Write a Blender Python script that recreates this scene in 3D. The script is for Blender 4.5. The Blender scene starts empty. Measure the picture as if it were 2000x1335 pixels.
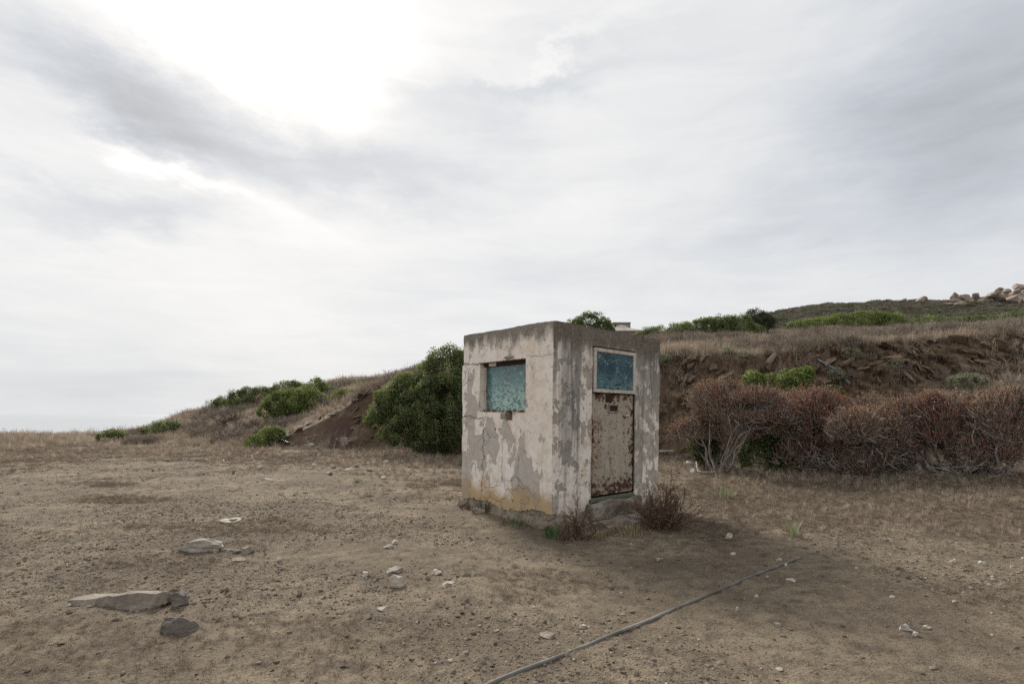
import bpy, math, random
import numpy as np
from mathutils import Matrix, Vector

random.seed(7)
RNG = np.random.default_rng(7)
scene = bpy.context.scene
COL = scene.collection

# ------------------------------------------------------------------ camera
F, CX, CY, CAMZ = 1037.0, 1082.0, 808.0, 1.35      # focal length and principal point in photo pixels (2000 wide)
cam = bpy.data.cameras.new('camera')
cam_o = bpy.data.objects.new('camera', cam)
COL.objects.link(cam_o)
cam.sensor_width = 36.0
cam.lens = 36.0 * F / 2000.0
cam.shift_x = -(CX - 1000.0) / 2000.0
cam.shift_y = (CY - 667.5) / 2000.0
cam.clip_start, cam.clip_end = 0.1, 60000.0
cam_o.location = (0, 0, CAMZ)
cam_o.rotation_euler = (math.radians(90), 0, 0)
scene.camera = cam_o

SUN_AZ, SUN_EL = math.radians(-28.0), math.radians(35.0)   # azimuth left of the view, elevation
SUN_DIR = (math.sin(SUN_AZ) * math.cos(SUN_EL), math.cos(SUN_AZ) * math.cos(SUN_EL), math.sin(SUN_EL))

# ------------------------------------------------------------------ node helpers
def nd(nt, typ, props=None, **ins):
    n = nt.nodes.new(typ)
    for k, v in (props or {}).items():
        setattr(n, k, v)
    for k, v in ins.items():
        key = int(k[1:]) if k[0] == 'i' and k[1:].isdigit() else k.replace('_', ' ')
        s = n.inputs[key]
        if hasattr(v, 'is_output'):
            nt.links.new(v, s)
        else:
            if hasattr(s.default_value, '__len__') and not hasattr(v, '__len__'):
                v = (v, v, v)
            if hasattr(s.default_value, '__len__') and len(s.default_value) == 4 and len(v) == 3:
                v = (*v, 1)
            s.default_value = v
    return n

def M(nt, op, a, b=0.0, c=0.0, clamp=False):
    n = nd(nt, 'ShaderNodeMath', {'operation': op, 'use_clamp': clamp}, i0=a, i1=b)
    if op in ('MULTIPLY_ADD', 'SMOOTH_MIN', 'SMOOTH_MAX', 'COMPARE'):
        s = n.inputs[2]
        if hasattr(c, 'is_output'): nt.links.new(c, s)
        else: s.default_value = c
    return n.outputs[0]

def mixc(nt, f, a, b, mode='MIX'):
    n = nt.nodes.new('ShaderNodeMix'); n.data_type = 'RGBA'; n.blend_type = mode
    for i, v in ((0, f), (6, a), (7, b)):
        s = n.inputs[i]
        if hasattr(v, 'is_output'): nt.links.new(v, s)
        else: s.default_value = v if i == 0 else (*v, 1)[:4]
    return n.outputs[2]

def smooth(nt, v, lo, hi):
    n = nd(nt, 'ShaderNodeMapRange', {'interpolation_type': 'SMOOTHSTEP'}, Value=v)
    n.inputs[1].default_value = lo; n.inputs[2].default_value = hi
    return n.outputs[0]

def noise(nt, vec, scale, detail=4.0, rough=0.55, dist=0.0, out='Fac'):
    n = nd(nt, 'ShaderNodeTexNoise', None, Vector=vec, Scale=scale, Detail=detail, Roughness=rough, Distortion=dist)
    return n.outputs[out]

def scaled(nt, vec, sx, sy, sz, loc=(0, 0, 0)):
    n = nd(nt, 'ShaderNodeMapping', None, Vector=vec, Scale=(sx, sy, sz), Location=loc)
    return n.outputs[0]

MATS = {}
def newmat(name, rough=0.9, spec=0.15):
    m = bpy.data.materials.new(name); m.use_nodes = True
    nt = m.node_tree
    b = nt.nodes['Principled BSDF']
    b.inputs['Roughness'].default_value = rough
    b.inputs['Specular IOR Level'].default_value = spec
    MATS[name] = m
    return m, nt, b

def bump(nt, b, h, strength=0.5, dist=0.02):
    n = nd(nt, 'ShaderNodeBump', None, Height=h, Strength=strength, Distance=dist)
    nt.links.new(n.outputs[0], b.inputs['Normal'])

# ------------------------------------------------------------------ world: thin bright overcast, sun glowing through at upper left
world = bpy.data.worlds.new('World'); scene.world = world; world.use_nodes = True
def build_world():
    nt = world.node_tree; nt.nodes.clear()
    out = nt.nodes.new('ShaderNodeOutputWorld')
    tc = nt.nodes.new('ShaderNodeTexCoord'); d = tc.outputs['Generated']
    sky = nt.nodes.new('ShaderNodeTexSky'); sky.sky_type = 'NISHITA'; sky.sun_disc = False
    sky.sun_elevation = SUN_EL; sky.sun_rotation = SUN_AZ; sky.dust_density = 3.0
    sep = nd(nt, 'ShaderNodeSeparateXYZ', None, Vector=d)
    x, y, z = sep.outputs
    az = M(nt, 'ARCTAN2', x, y); el = M(nt, 'ARCSINE', z)
    # wind-drawn coordinates of the cloud sheet
    p = nd(nt, 'ShaderNodeCombineXYZ', None, X=az, Y=M(nt, 'MULTIPLY', el, 2.2), Z=0.0).outputs[0]
    wz = nd(nt, 'ShaderNodeTexNoise', None, Vector=p, Scale=2.4, Detail=9.0, Roughness=0.66)
    wsep = nd(nt, 'ShaderNodeSeparateXYZ', None, Vector=wz.outputs['Color'])
    waz = M(nt, 'MULTIPLY_ADD', M(nt, 'SUBTRACT', wsep.outputs[0], 0.5), 0.46, az)
    wel = M(nt, 'MULTIPLY_ADD', M(nt, 'SUBTRACT', wsep.outputs[1], 0.5), 0.27, el)
    vd = nd(nt, 'ShaderNodeVectorMath', {'operation': 'DOT_PRODUCT'}, i0=d)
    vd.inputs[1].default_value = SUN_DIR
    dot = M(nt, 'MAXIMUM', vd.outputs['Value'], 0.0)
    half = M(nt, 'MULTIPLY_ADD', vd.outputs['Value'], 0.5, 0.5)
    # veil brightness: brighter towards the sun
    v = M(nt, 'MULTIPLY_ADD', M(nt, 'POWER', half, 2.5), 0.02, 0.525)
    n1 = noise(nt, p, 1.7, 6.0, 0.55, 0.4)
    v = M(nt, 'MULTIPLY_ADD', M(nt, 'SUBTRACT', n1, 0.5), 0.17, v)
    n2 = noise(nt, scaled(nt, p, 1.0, 2.4, 1.0), 4.0, 6.0, 0.6, 0.6)
    v = M(nt, 'MULTIPLY_ADD', M(nt, 'SUBTRACT', n2, 0.5), 0.13, v)
    # the cloud banks of this sky, by azimuth and elevation
    def cloud(px, py, rx, ry, tilt, amt, v):
        a0 = math.atan((px - CX) / F); e0 = math.atan((CY - py) / F * math.cos(a0))
        ca, sa = math.cos(tilt), math.sin(tilt)
        k = math.cos(a0) ** 2 / F
        da = M(nt, 'SUBTRACT', waz, a0); de = M(nt, 'SUBTRACT', wel, e0)
        u1 = M(nt, 'DIVIDE', M(nt, 'ADD', M(nt, 'MULTIPLY', da, ca), M(nt, 'MULTIPLY', de, sa)), rx * k)
        u2 = M(nt, 'DIVIDE', M(nt, 'SUBTRACT', M(nt, 'MULTIPLY', de, ca), M(nt, 'MULTIPLY', da, sa)), ry * k)
        r2 = M(nt, 'ADD', M(nt, 'MULTIPLY', u1, u1), M(nt, 'MULTIPLY', u2, u2))
        g = M(nt, 'EXPONENT', M(nt, 'MULTIPLY', r2, -1.0))
        return M(nt, 'MULTIPLY_ADD', g, amt, v)
    halo = M(nt, 'ADD', M(nt, 'MULTIPLY', M(nt, 'POWER', dot, 10.0), 0.05), M(nt, 'MULTIPLY', M(nt, 'POWER', dot, 90.0), 0.12))
    v = M(nt, 'ADD', v, halo)
    for c in ((500, 40, 270, 90, -0.10, 0.27), (470, 258, 470, 110, -0.16, -0.14), (240, 185, 240, 80, -0.1, -0.13), (700, 318, 230, 50, -0.1, -0.06),
              (250, 425, 210, 64, 0.25, -0.14), (1010, 122, 190, 36, 0.08, -0.11), (850, 200, 200, 70, -0.3, -0.12),
              (1930, 170, 420, 340, 0.6, -0.17), (1400, 470, 220, 54, 0.1, -0.05), (1000, 560, 260, 70, 0.0, -0.03),
              (310, 325, 190, 24, -0.25, 0.13), (640, 430, 480, 60, 0.0, 0.03),
              (1050, 90, 150, 14, 0.1, 0.09), (250, 760, 900, 150, 0.0, -0.07)):
        v = cloud(*c, v)
    v = M(nt, 'MAXIMUM', v, 0.28)
    # cloud tint: cooler where it is darker
    cool = smooth(nt, v, 0.38, 0.60)
    tint = mixc(nt, cool, (0.93, 0.985, 1.06), (1.0, 0.998, 0.99))
    veil = nd(nt, 'ShaderNodeVectorMath', {'operation': 'SCALE'}, i0=tint, Scale=M(nt, 'MULTIPLY', v, 10.0)).outputs[0]
    col = mixc(nt, 0.975, sky.outputs[0], veil)
    bg = nd(nt, 'ShaderNodeBackground', None, Color=col, Strength=0.1)
    nt.links.new(bg.outputs[0], out.inputs[0])
build_world()

sun = bpy.data.lights.new('sun', 'SUN'); sun_o = bpy.data.objects.new('sun', sun); COL.objects.link(sun_o)
sun.energy = 3.5; sun.angle = math.radians(11.0); sun.color = (1.0, 0.95, 0.88)
sun_o.rotation_euler = Vector(SUN_DIR).to_track_quat('Z', 'Y').to_euler()
sun_o.location = (-30, 50, 60)

vs = scene.view_settings
vs.view_transform = 'Standard'; vs.look = 'None'; vs.exposure = 0.62; vs.gamma = 1.0; vs.use_curve_mapping = False
scene.render.engine = 'CYCLES'
scene.cycles.max_bounces = 6; scene.cycles.diffuse_bounces = 3; scene.cycles.transmission_bounces = 4
scene.cycles.transparent_max_bounces = 6
scene.cycles.use_denoising = False

# ------------------------------------------------------------------ numpy noise
def _hash(ix, iy, iz, seed):
    h = (ix.astype(np.uint32) * np.uint32(374761393) + iy.astype(np.uint32) * np.uint32(668265263)
         + iz.astype(np.uint32) * np.uint32(2246822519) + np.uint32((seed * 3266489917) & 0xffffffff))
    h = (h ^ (h >> np.uint32(13))) * np.uint32(1274126177)
    h = (h ^ (h >> np.uint32(16))) * np.uint32(2654435761)
    return ((h >> np.uint32(8)) & np.uint32(0xffffff)).astype(np.float32) / 16777215.0

def vnoise(p, seed=0):
    p = np.asarray(p, np.float64); i = np.floor(p).astype(np.int64); f = (p - i).astype(np.float32)
    f = f * f * (3 - 2 * f); r = 0
    for dx in (0, 1):
        wx = f[:, 0] if dx else 1 - f[:, 0]
        for dy in (0, 1):
            wy = f[:, 1] if dy else 1 - f[:, 1]
            for dz in (0, 1):
                wz = f[:, 2] if dz else 1 - f[:, 2]
                r = r + _hash(i[:, 0] + dx, i[:, 1] + dy, i[:, 2] + dz, seed) * wx * wy * wz
    return r * 2 - 1

def fbm(p, freq=1.0, octv=4, seed=0, gain=0.5):
    p = np.asarray(p, np.float64); a, s, t = 1.0, 0.0, 0.0
    for o in range(octv):
        s = s + a * vnoise(p * (freq * 2 ** o) + 17.3 * o, seed + o); t += a; a *= gain
    return s / t

# ------------------------------------------------------------------ mesh helpers
def mesh_np(name, v, faces, smoothf=False, attrs=None):
    """faces: (m,k) index array, or a list of such arrays"""
    if not isinstance(faces, list): faces = [faces]
    faces = [np.asarray(f, np.int32) for f in faces if len(f)]
    me = bpy.data.meshes.new(name)
    v = np.asarray(v, np.float32)
    me.vertices.add(len(v)); me.vertices.foreach_set('co', v.ravel())
    loops = np.concatenate([f.ravel() for f in faces])
    tot = np.concatenate([np.full(len(f), f.shape[1], np.int32) for f in faces])
    start = np.concatenate([[0], np.cumsum(tot)[:-1]]).astype(np.int32)
    me.loops.add(len(loops)); me.loops.foreach_set('vertex_index', loops)
    me.polygons.add(len(tot)); me.polygons.foreach_set('loop_start', start)
    me.polygons.foreach_set('use_smooth', np.full(len(tot), smoothf, bool))
    for k, a in (attrs or {}).items():
        a = np.asarray(a, np.float32)
        if a.ndim == 1:
            at = me.attributes.new(k, 'FLOAT', 'POINT'); at.data.foreach_set('value', a)
        else:
            at = me.attributes.new(k, 'FLOAT_VECTOR', 'POINT'); at.data.foreach_set('vector', a.ravel())
    me.update(calc_edges=True)
    return me

def ob(name, me, mat=None, parent=None, loc=None):
    o = bpy.data.objects.new(name, me); COL.objects.link(o)
    if mat is not None and me is not None and not me.materials:
        for mm in (mat if isinstance(mat, (list, tuple)) else [mat]):
            me.materials.append(MATS[mm])
    if parent is not None: o.parent = parent
    if loc is not None: o.location = loc
    return o

def tag(o, label, cat, group=None, kind=None):
    o['label'] = label; o['category'] = cat
    if group: o['group'] = group
    if kind: o['kind'] = kind
    return o

def thing(name, label, cat, loc=(0, 0, 0), rz=0.0, group=None):
    o = ob(name, None); o.location = loc; o.rotation_euler = (0, 0, rz)
    return tag(o, label, cat, group)

BOXF = np.array([[0, 3, 2, 1], [4, 5, 6, 7], [0, 1, 5, 4], [1, 2, 6, 5], [2, 3, 7, 6], [3, 0, 4, 7]])
def box_np(x0, x1, y0, y1, z0, z1):
    return np.array([[x0, y0, z0], [x1, y0, z0], [x1, y1, z0], [x0, y1, z0], [x0, y0, z1], [x1, y0, z1], [x1, y1, z1], [x0, y1, z1]], float)

def box(name, b, mat, parent=None, bevel=0.004, jitter=0.0, seed=0):
    """bevelled box from (x0,x1,y0,y1,z0,z1)"""
    import bmesh
    bm = bmesh.new()
    vs_ = [bm.verts.new(c) for c in box_np(*b)]
    for f in BOXF: bm.faces.new([vs_[i] for i in f])
    if jitter:
        r = random.Random(seed)
        for q in vs_: q.co += Vector((r.uniform(-1, 1), r.uniform(-1, 1), r.uniform(-1, 1))) * jitter
    if bevel: bmesh.ops.bevel(bm, geom=bm.edges[:], offset=bevel, segments=1, affect='EDGES')
    me = bpy.data.meshes.new(name); bm.to_mesh(me); bm.free()
    return ob(name, me, mat, parent)

def tubes(segs, n=4):
    """segs: (m,8) p0 p1 r0 r1 -> verts, quads"""
    s = np.asarray(segs, float); p0, p1, r0, r1 = s[:, :3], s[:, 3:6], s[:, 6], s[:, 7]
    d = p1 - p0; d /= np.linalg.norm(d, axis=1, keepdims=True) + 1e-9
    ref = np.where(np.abs(d[:, 2:3]) > 0.9, np.array([[1.0, 0, 0]]), np.array([[0, 0, 1.0]]))
    a = np.cross(d, ref); a /= np.linalg.norm(a, axis=1, keepdims=True) + 1e-9
    b = np.cross(d, a); m = len(s)
    v = np.empty((m, 2 * n, 3))
    for k in range(n):
        t = 2 * math.pi * k / n
        o = a * math.cos(t) + b * math.sin(t)
        v[:, k] = p0 + o * r0[:, None]; v[:, n + k] = p1 + o * r1[:, None]
    base = (np.arange(m) * 2 * n)[:, None]
    f = np.concatenate([base + np.array([[k, (k + 1) % n, n + (k + 1) % n, n + k]]) for k in range(n)])
    return v.reshape(-1, 3), f

def polytube(pts, r, n=8, cap=True):
    """one continuous tube along a polyline"""
    pts = np.asarray(pts, float); m = len(pts)
    r = np.full(m, r) if np.isscalar(r) else np.asarray(r)
    t = np.gradient(pts, axis=0); t /= np.linalg.norm(t, axis=1, keepdims=True)
    up = np.array([0, 0, 1.0]); v = []
    for i in range(m):
        a = np.cross(t[i], up if abs(t[i][2]) < 0.95 else np.array([1.0, 0, 0])); a /= np.linalg.norm(a); b = np.cross(a, t[i])
        for k in range(n):
            th = 2 * math.pi * k / n; v.append(pts[i] + r[i] * (a * math.cos(th) + b * math.sin(th)))
    f = [[i * n + k, i * n + (k + 1) % n, (i + 1) * n + (k + 1) % n, (i + 1) * n + k] for i in range(m - 1) for k in range(n)]
    fs = [np.array(f)]
    if cap: fs.append(np.array([list(range(n))[::-1], [(m - 1) * n + k for k in range(n)]]))
    return np.array(v), fs

# ------------------------------------------------------------------ terrain
def Zp(py, Y): return CAMZ - (py - CY) / F * Y
# for each bearing (photo column) the ground profile away from the camera:
# near, 6 m, 10 m, foot, lower cut, ledge, cut edge, slope, crest, drop, valley, far crest, end
PROF = [
 (-500, [(2, -.12), (6, -.10), (10, -.05), (22, -.02), (24, -.02), (26, -.03), (28, -.03), (31, -.05), (34, -.06), (48, -2.0), (90, -14), (160, -28), (260, -36)]),
 (204,  [(2, -.12), (6, -.10), (10, -.05), (22, -.02), (24, -.02), (26, -.03), (28, -.03), (31, -.05), (34, -.06), (48, -2.0), (90, -14), (160, -28), (260, -36)]),
 (290,  [(2, -.12), (6, -.10), (10, -.04), (23, .0), (25, .03), (27, .07), (29, .12), (31, .18), (33, Zp(843, 33)), (46, -1.0), (90, -13), (160, -27), (260, -36)]),
 (400,  [(2, -.12), (6, -.10), (10, -.03), (22, .0), (23.5, .15), (25, .32), (26.5, .55), (31, 1.2), (35, Zp(801, 35)), (48, .6), (90, -12), (160, -26), (260, -36)]),
 (505,  [(2, -.12), (6, -.10), (10, -.02), (20.5, .02), (22, .25), (23.5, .6), (25, .85), (31, Zp(790, 31)), (36, Zp(765, 36)), (50, 2.0), (90, -9), (160, -24), (260, -34)]),
 (545,  [(2, -.12), (6, -.10), (10, -.02), (19.6, .02), (20.2, .10), (20.5, .22), (20.8, .42), (30, Zp(786, 30)), (36, Zp(762, 36)), (50, 2.2), (90, -8), (160, -22), (260, -34)]),
 (640,  [(2, -.12), (6, -.10), (10, -.02), (19.2, .02), (19.7, .12), (20.4, .78), (21.0, Zp(810, 21.0)), (27, Zp(776, 27)), (34, Zp(753, 34)), (48, 2.5), (90, -7), (160, -20), (260, -30)]),
 (725,  [(2, -.12), (6, -.10), (10, -.02), (18.8, .02), (19.2, .15), (19.9, 1.25), (20.6, Zp(764, 20.6)), (25, Zp(756, 25)), (31, Zp(746, 31)), (46, 2.8), (90, -5), (160, -10), (260, -20)]),
 (800,  [(2, -.12), (6, -.10), (10, -.01), (18.0, .08), (18.4, .30), (19.1, 1.4), (19.8, 2.5), (25, 3.1), (31, 3.7), (46, 3.2), (90, -4), (160, -4), (260, -10)]),
 (900,  [(2, -.12), (6, -.10), (10, .00), (17.0, .10), (17.5, .40), (18.2, 1.6), (18.8, 2.8), (25, 3.9), (32, 4.4), (48, 3.6), (90, -2), (160, 4), (260, 0)]),
 (1080, [(2, -.13), (6, -.13), (10, .00), (16.3, .12), (16.8, .50), (17.4, 1.8), (18.0, 3.0), (24, 4.0), (33, 4.9), (48, 5.0), (90, 3), (160, 14), (260, 8)]),
 (1290, [(2, -.13), (6, -.16), (10, -.02), (16.0, .15), (16.5, .70), (17.0, 2.0), (17.4, Zp(696, 17.4)), (23.5, Zp(664, 23.5)), (32, 5.3), (45, 5.6), (80, 8), (160, 24), (260, 18)]),
 (1500, [(2, -.13), (6, -.16), (10, -.02), (15.0, .15), (15.6, 1.0), (16.2, 2.1), (16.8, Zp(694, 16.8)), (23, Zp(660, 23)), (32, Zp(656, 32)), (42, 6.2), (70, 8.0), (160, Zp(625, 160)), (260, 26)]),
 (1700, [(2, -.13), (6, -.15), (10, .00), (14.5, .2), (15.2, 1.2), (15.9, 2.3), (16.6, Zp(670, 16.6)), (22, Zp(656, 22)), (30, Zp(652, 30)), (40, 6.3), (70, 9.0), (170, Zp(596, 170)), (260, 33)]),
 (1960, [(2, -.13), (6, -.14), (10, .05), (12.8, .3), (13.4, 1.95), (14.4, Zp(744, 14.4)), (15.6, Zp(654, 15.6)), (20, Zp(647, 20)), (29, Zp(641, 29)), (40, 6.5), (70, 10.0), (190, Zp(594, 190)), (300, 45)]),
 (2600, [(2, -.13), (6, -.12), (10, .10), (11.8, .4), (12.6, 2.0), (13.4, 2.4), (14.6, 3.8), (19, 4.6), (28, 6.2), (40, 6.8), (70, 11.0), (190, 52), (300, 60)]),
]
PX = np.array([p[0] for p in PROF], float)
PK = np.array([p[1] for p in PROF], float)          # (cols, keys, 2)
TH0, TH1 = math.atan((-500 - CX) / F), math.atan((2600 - CX) / F)

def bearing_px(th):
    th = np.asarray(th, float); c = np.clip(th, TH0, TH1)
    px = CX + F * np.tan(c)
    t = np.clip((th - 1.65) / 1.0, 0, 1)           # behind the camera the right-hand bank runs out
    return np.where(th > 1.65, 2600 + (-500 - 2600) * t, px), c

def height_raw(x, y):
    x = np.atleast_1d(np.asarray(x, float)); y = np.atleast_1d(np.asarray(y, float))
    th = np.arctan2(x, y); r = np.hypot(x, y)
    px, c = bearing_px(th); Y = r * np.cos(c)
    # let the edges wander
    q = np.stack([x * 0.35, y * 0.35, np.zeros_like(x)], 1)
    px = px + 14 * fbm(q, 1.0, 3, 11) * np.clip((Y - 10) / 6, 0, 1)
    Yw = Y + 0.25 * fbm(q, 2.2, 3, 15) * np.clip((Y - 11) / 4, 0, 1)
    K = PK.shape[1]
    yk = np.stack([np.interp(px, PX, PK[:, k, 0]) for k in range(K)], 1)
    zk = np.stack([np.interp(px, PX, PK[:, k, 1]) for k in range(K)], 1)
    idx = np.clip((Yw[:, None] >= yk).sum(1) - 1, 0, K - 2)
    ar = np.arange(len(x))
    y0, y1, z0, z1 = yk[ar, idx], yk[ar, idx + 1], zk[ar, idx], zk[ar, idx + 1]
    t = np.clip((Yw - y0) / (y1 - y0), 0, 1)
    z = z0 + (z1 - z0) * t
    return z, px, Yw, yk, idx, t

def height(x, y, fine=True):
    z, px, Y, yk, idx, t = height_raw(x, y)
    x = np.atleast_1d(np.asarray(x, float)); y = np.atleast_1d(np.asarray(y, float))
    q = np.stack([x, y, np.zeros_like(x)], 1)
    far = np.clip((Y - 8) / 14, 0, 1)
    z = z + fbm(q, 0.22, 3, 21) * (0.05 + 0.16 * far) + fbm(q, 0.04, 3, 25) * np.clip((Y - 45) / 60, 0, 1) * 3.0
    z = z + fbm(q, 1.3, 4, 31) * (0.022 + 0.06 * far)
    if fine:
        z = z + fbm(q, 8.0, 3, 41) * 0.016
    # ground banked up a little round the hut
    return z

def ground_at(px, py, ymin=2.5, ymax=60.0):
    """first point of the terrain on the view ray through a photo pixel"""
    Y = np.geomspace(ymin, ymax, 1500); u = (px - CX) / F
    zr = CAMZ - (py - CY) / F * Y
    h = height(u * Y, Y)
    hit = np.nonzero(h >= zr)[0]
    i = hit[0] if len(hit) else len(Y) - 1
    return Vector((u * Y[i], Y[i], float(h[i])))

def ground_z(x, y): return float(height(np.array([x]), np.array([y]))[0])
def at(px, Y):
    x = (px - CX) / F * Y
    return Vector((x, Y, ground_z(x, Y)))

def sstep(v, lo, hi):
    t = np.clip((v - lo) / (hi - lo), 0, 1); return t * t * (3 - 2 * t)

def litter_bias(px, Y):
    b = -0.30 + 0.75 * sstep(px, 1130, 1450) * sstep(Y, 5.2, 7.5) + 0.5 * sstep(Y, 11.5, 15)
    b = b + 0.35 * sstep(Y, 9, 11) * sstep(px, 620, 800) * (1 - sstep(px, 1000, 1200))
    b = b - 0.25 * np.exp(-((Y - 9.5) / 1.8) ** 2) * (1 - sstep(px, 600, 900))
    b = b + 0.22 * np.exp(-(((px - 260) / 120) ** 2)) * np.exp(-((Y - 4.6) / 0.8) ** 2)
    return b

def build_ground():
    th = np.concatenate([np.linspace(math.radians(-51), math.radians(48), 860),
                         np.linspace(math.radians(48), math.radians(309), 70)[1:]])
    YR = np.concatenate([[0.05, 0.8, 1.6], np.geomspace(2.2, 12, 190)[:-1], np.linspace(12, 25, 240)[:-1],
                         np.geomspace(25, 60, 90)[:-1], np.geomspace(60, 430, 80)])
    nth, nr = len(th), len(YR)
    TH, YY = np.meshgrid(th, YR)
    thw = np.where(TH > math.pi, TH - 2 * math.pi, TH)
    _, c = bearing_px(thw)
    R = YY / np.cos(c)
    X, Yw = R * np.sin(TH), R * np.cos(TH)
    x, y = X.ravel(), Yw.ravel()
    z = height(x, y)
    zr, px, Ye, yk, idx, t = height_raw(x, y)
    Z = z.reshape(nr, nth)
    gz = np.gradient(Z, axis=0) / np.gradient(YY, axis=0)
    steep = sstep(np.abs(gz).ravel(), 0.5, 1.1) * sstep(Ye, 10, 12) * (1 - sstep(Ye, 24, 26))
    bare = sstep(px, 536, 556) * (1 - sstep(px, 760, 800)) * sstep(idx + t, 3.35, 3.6) * (1 - sstep(idx + t, 5.85, 6.0))
    steep = np.maximum(steep, bare)
    # strata and broken rock on the cut
    q = np.stack([x, y, z], 1)
    dirn = np.stack([x, y], 1) / (np.hypot(x, y)[:, None] + 1e-6)
    right = sstep(px, 1000, 1250)
    dip = np.where(px < 1000, 0.9, np.where(px < 1560, 0.75, -0.7))
    s = (z * np.cos(dip) - x * np.sin(dip))
    al = (z * np.sin(dip) + x * np.cos(dip))
    qs = np.stack([s * 5.5, al * 0.9, y * 0.6], 1)
    strata = fbm(qs, 1.0, 3, 51) * 0.6 + np.abs(fbm(qs, 2.1, 2, 55)) * 0.6
    rough = fbm(q, 1.6, 4, 61)
    amp = steep * (0.07 + 0.33 * right)
    off = amp * (strata * 1.1 + rough * 0.75 + 0.35 * fbm(q, 5.0, 3, 65))
    x2 = x - dirn[:, 0] * off; y2 = y - dirn[:, 1] * off
    z2 = z + steep * 0.10 * rough
    x2, y2 = np.where(YY.ravel() < 0.06, x, x2), np.where(YY.ravel() < 0.06, y, y2)
    v = np.stack([x2, y2, z2], 1)
    i = np.arange(nr - 1)[:, None] * nth; j = np.arange(nth)[None, :]; jn = (j + 1) % nth
    f = np.stack([i + j, i + jn, i + nth + jn, i + nth + j], -1).reshape(-1, 4)[:, ::-1]
    qq = np.stack([x, y, np.zeros_like(x)], 1)
    lit = sstep(litter_bias(px, Ye) + 0.75 * fbm(qq, 0.55, 4, 71) + 0.35 * fbm(qq, 3.0, 3, 75), -0.18, 0.42)
    farm = sstep(Ye, 34, 60)
    pc = np.array([(668 - CX) / F * 20.3, 20.3, Zp(842, 20.3)])
    pur = np.exp(-(((x2 - pc[0]) / 0.75) ** 2 + ((z2 - pc[2]) / 0.42) ** 2)) * steep
    slope = sstep(idx + t, 5.95, 6.3) * (1 - farm)
    me = mesh_np('ground', v, f, True, {'m1': np.stack([steep, lit, farm], 1), 'm2': np.stack([slope, np.clip(pur * 1.4, 0, 1), right], 1)})
    o = ob('ground', me, 'ground'); o['kind'] = 'structure'
    o['label'] = 'dry sandy ground rising into cut earth banks and a scrubby hill'
    return o

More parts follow.
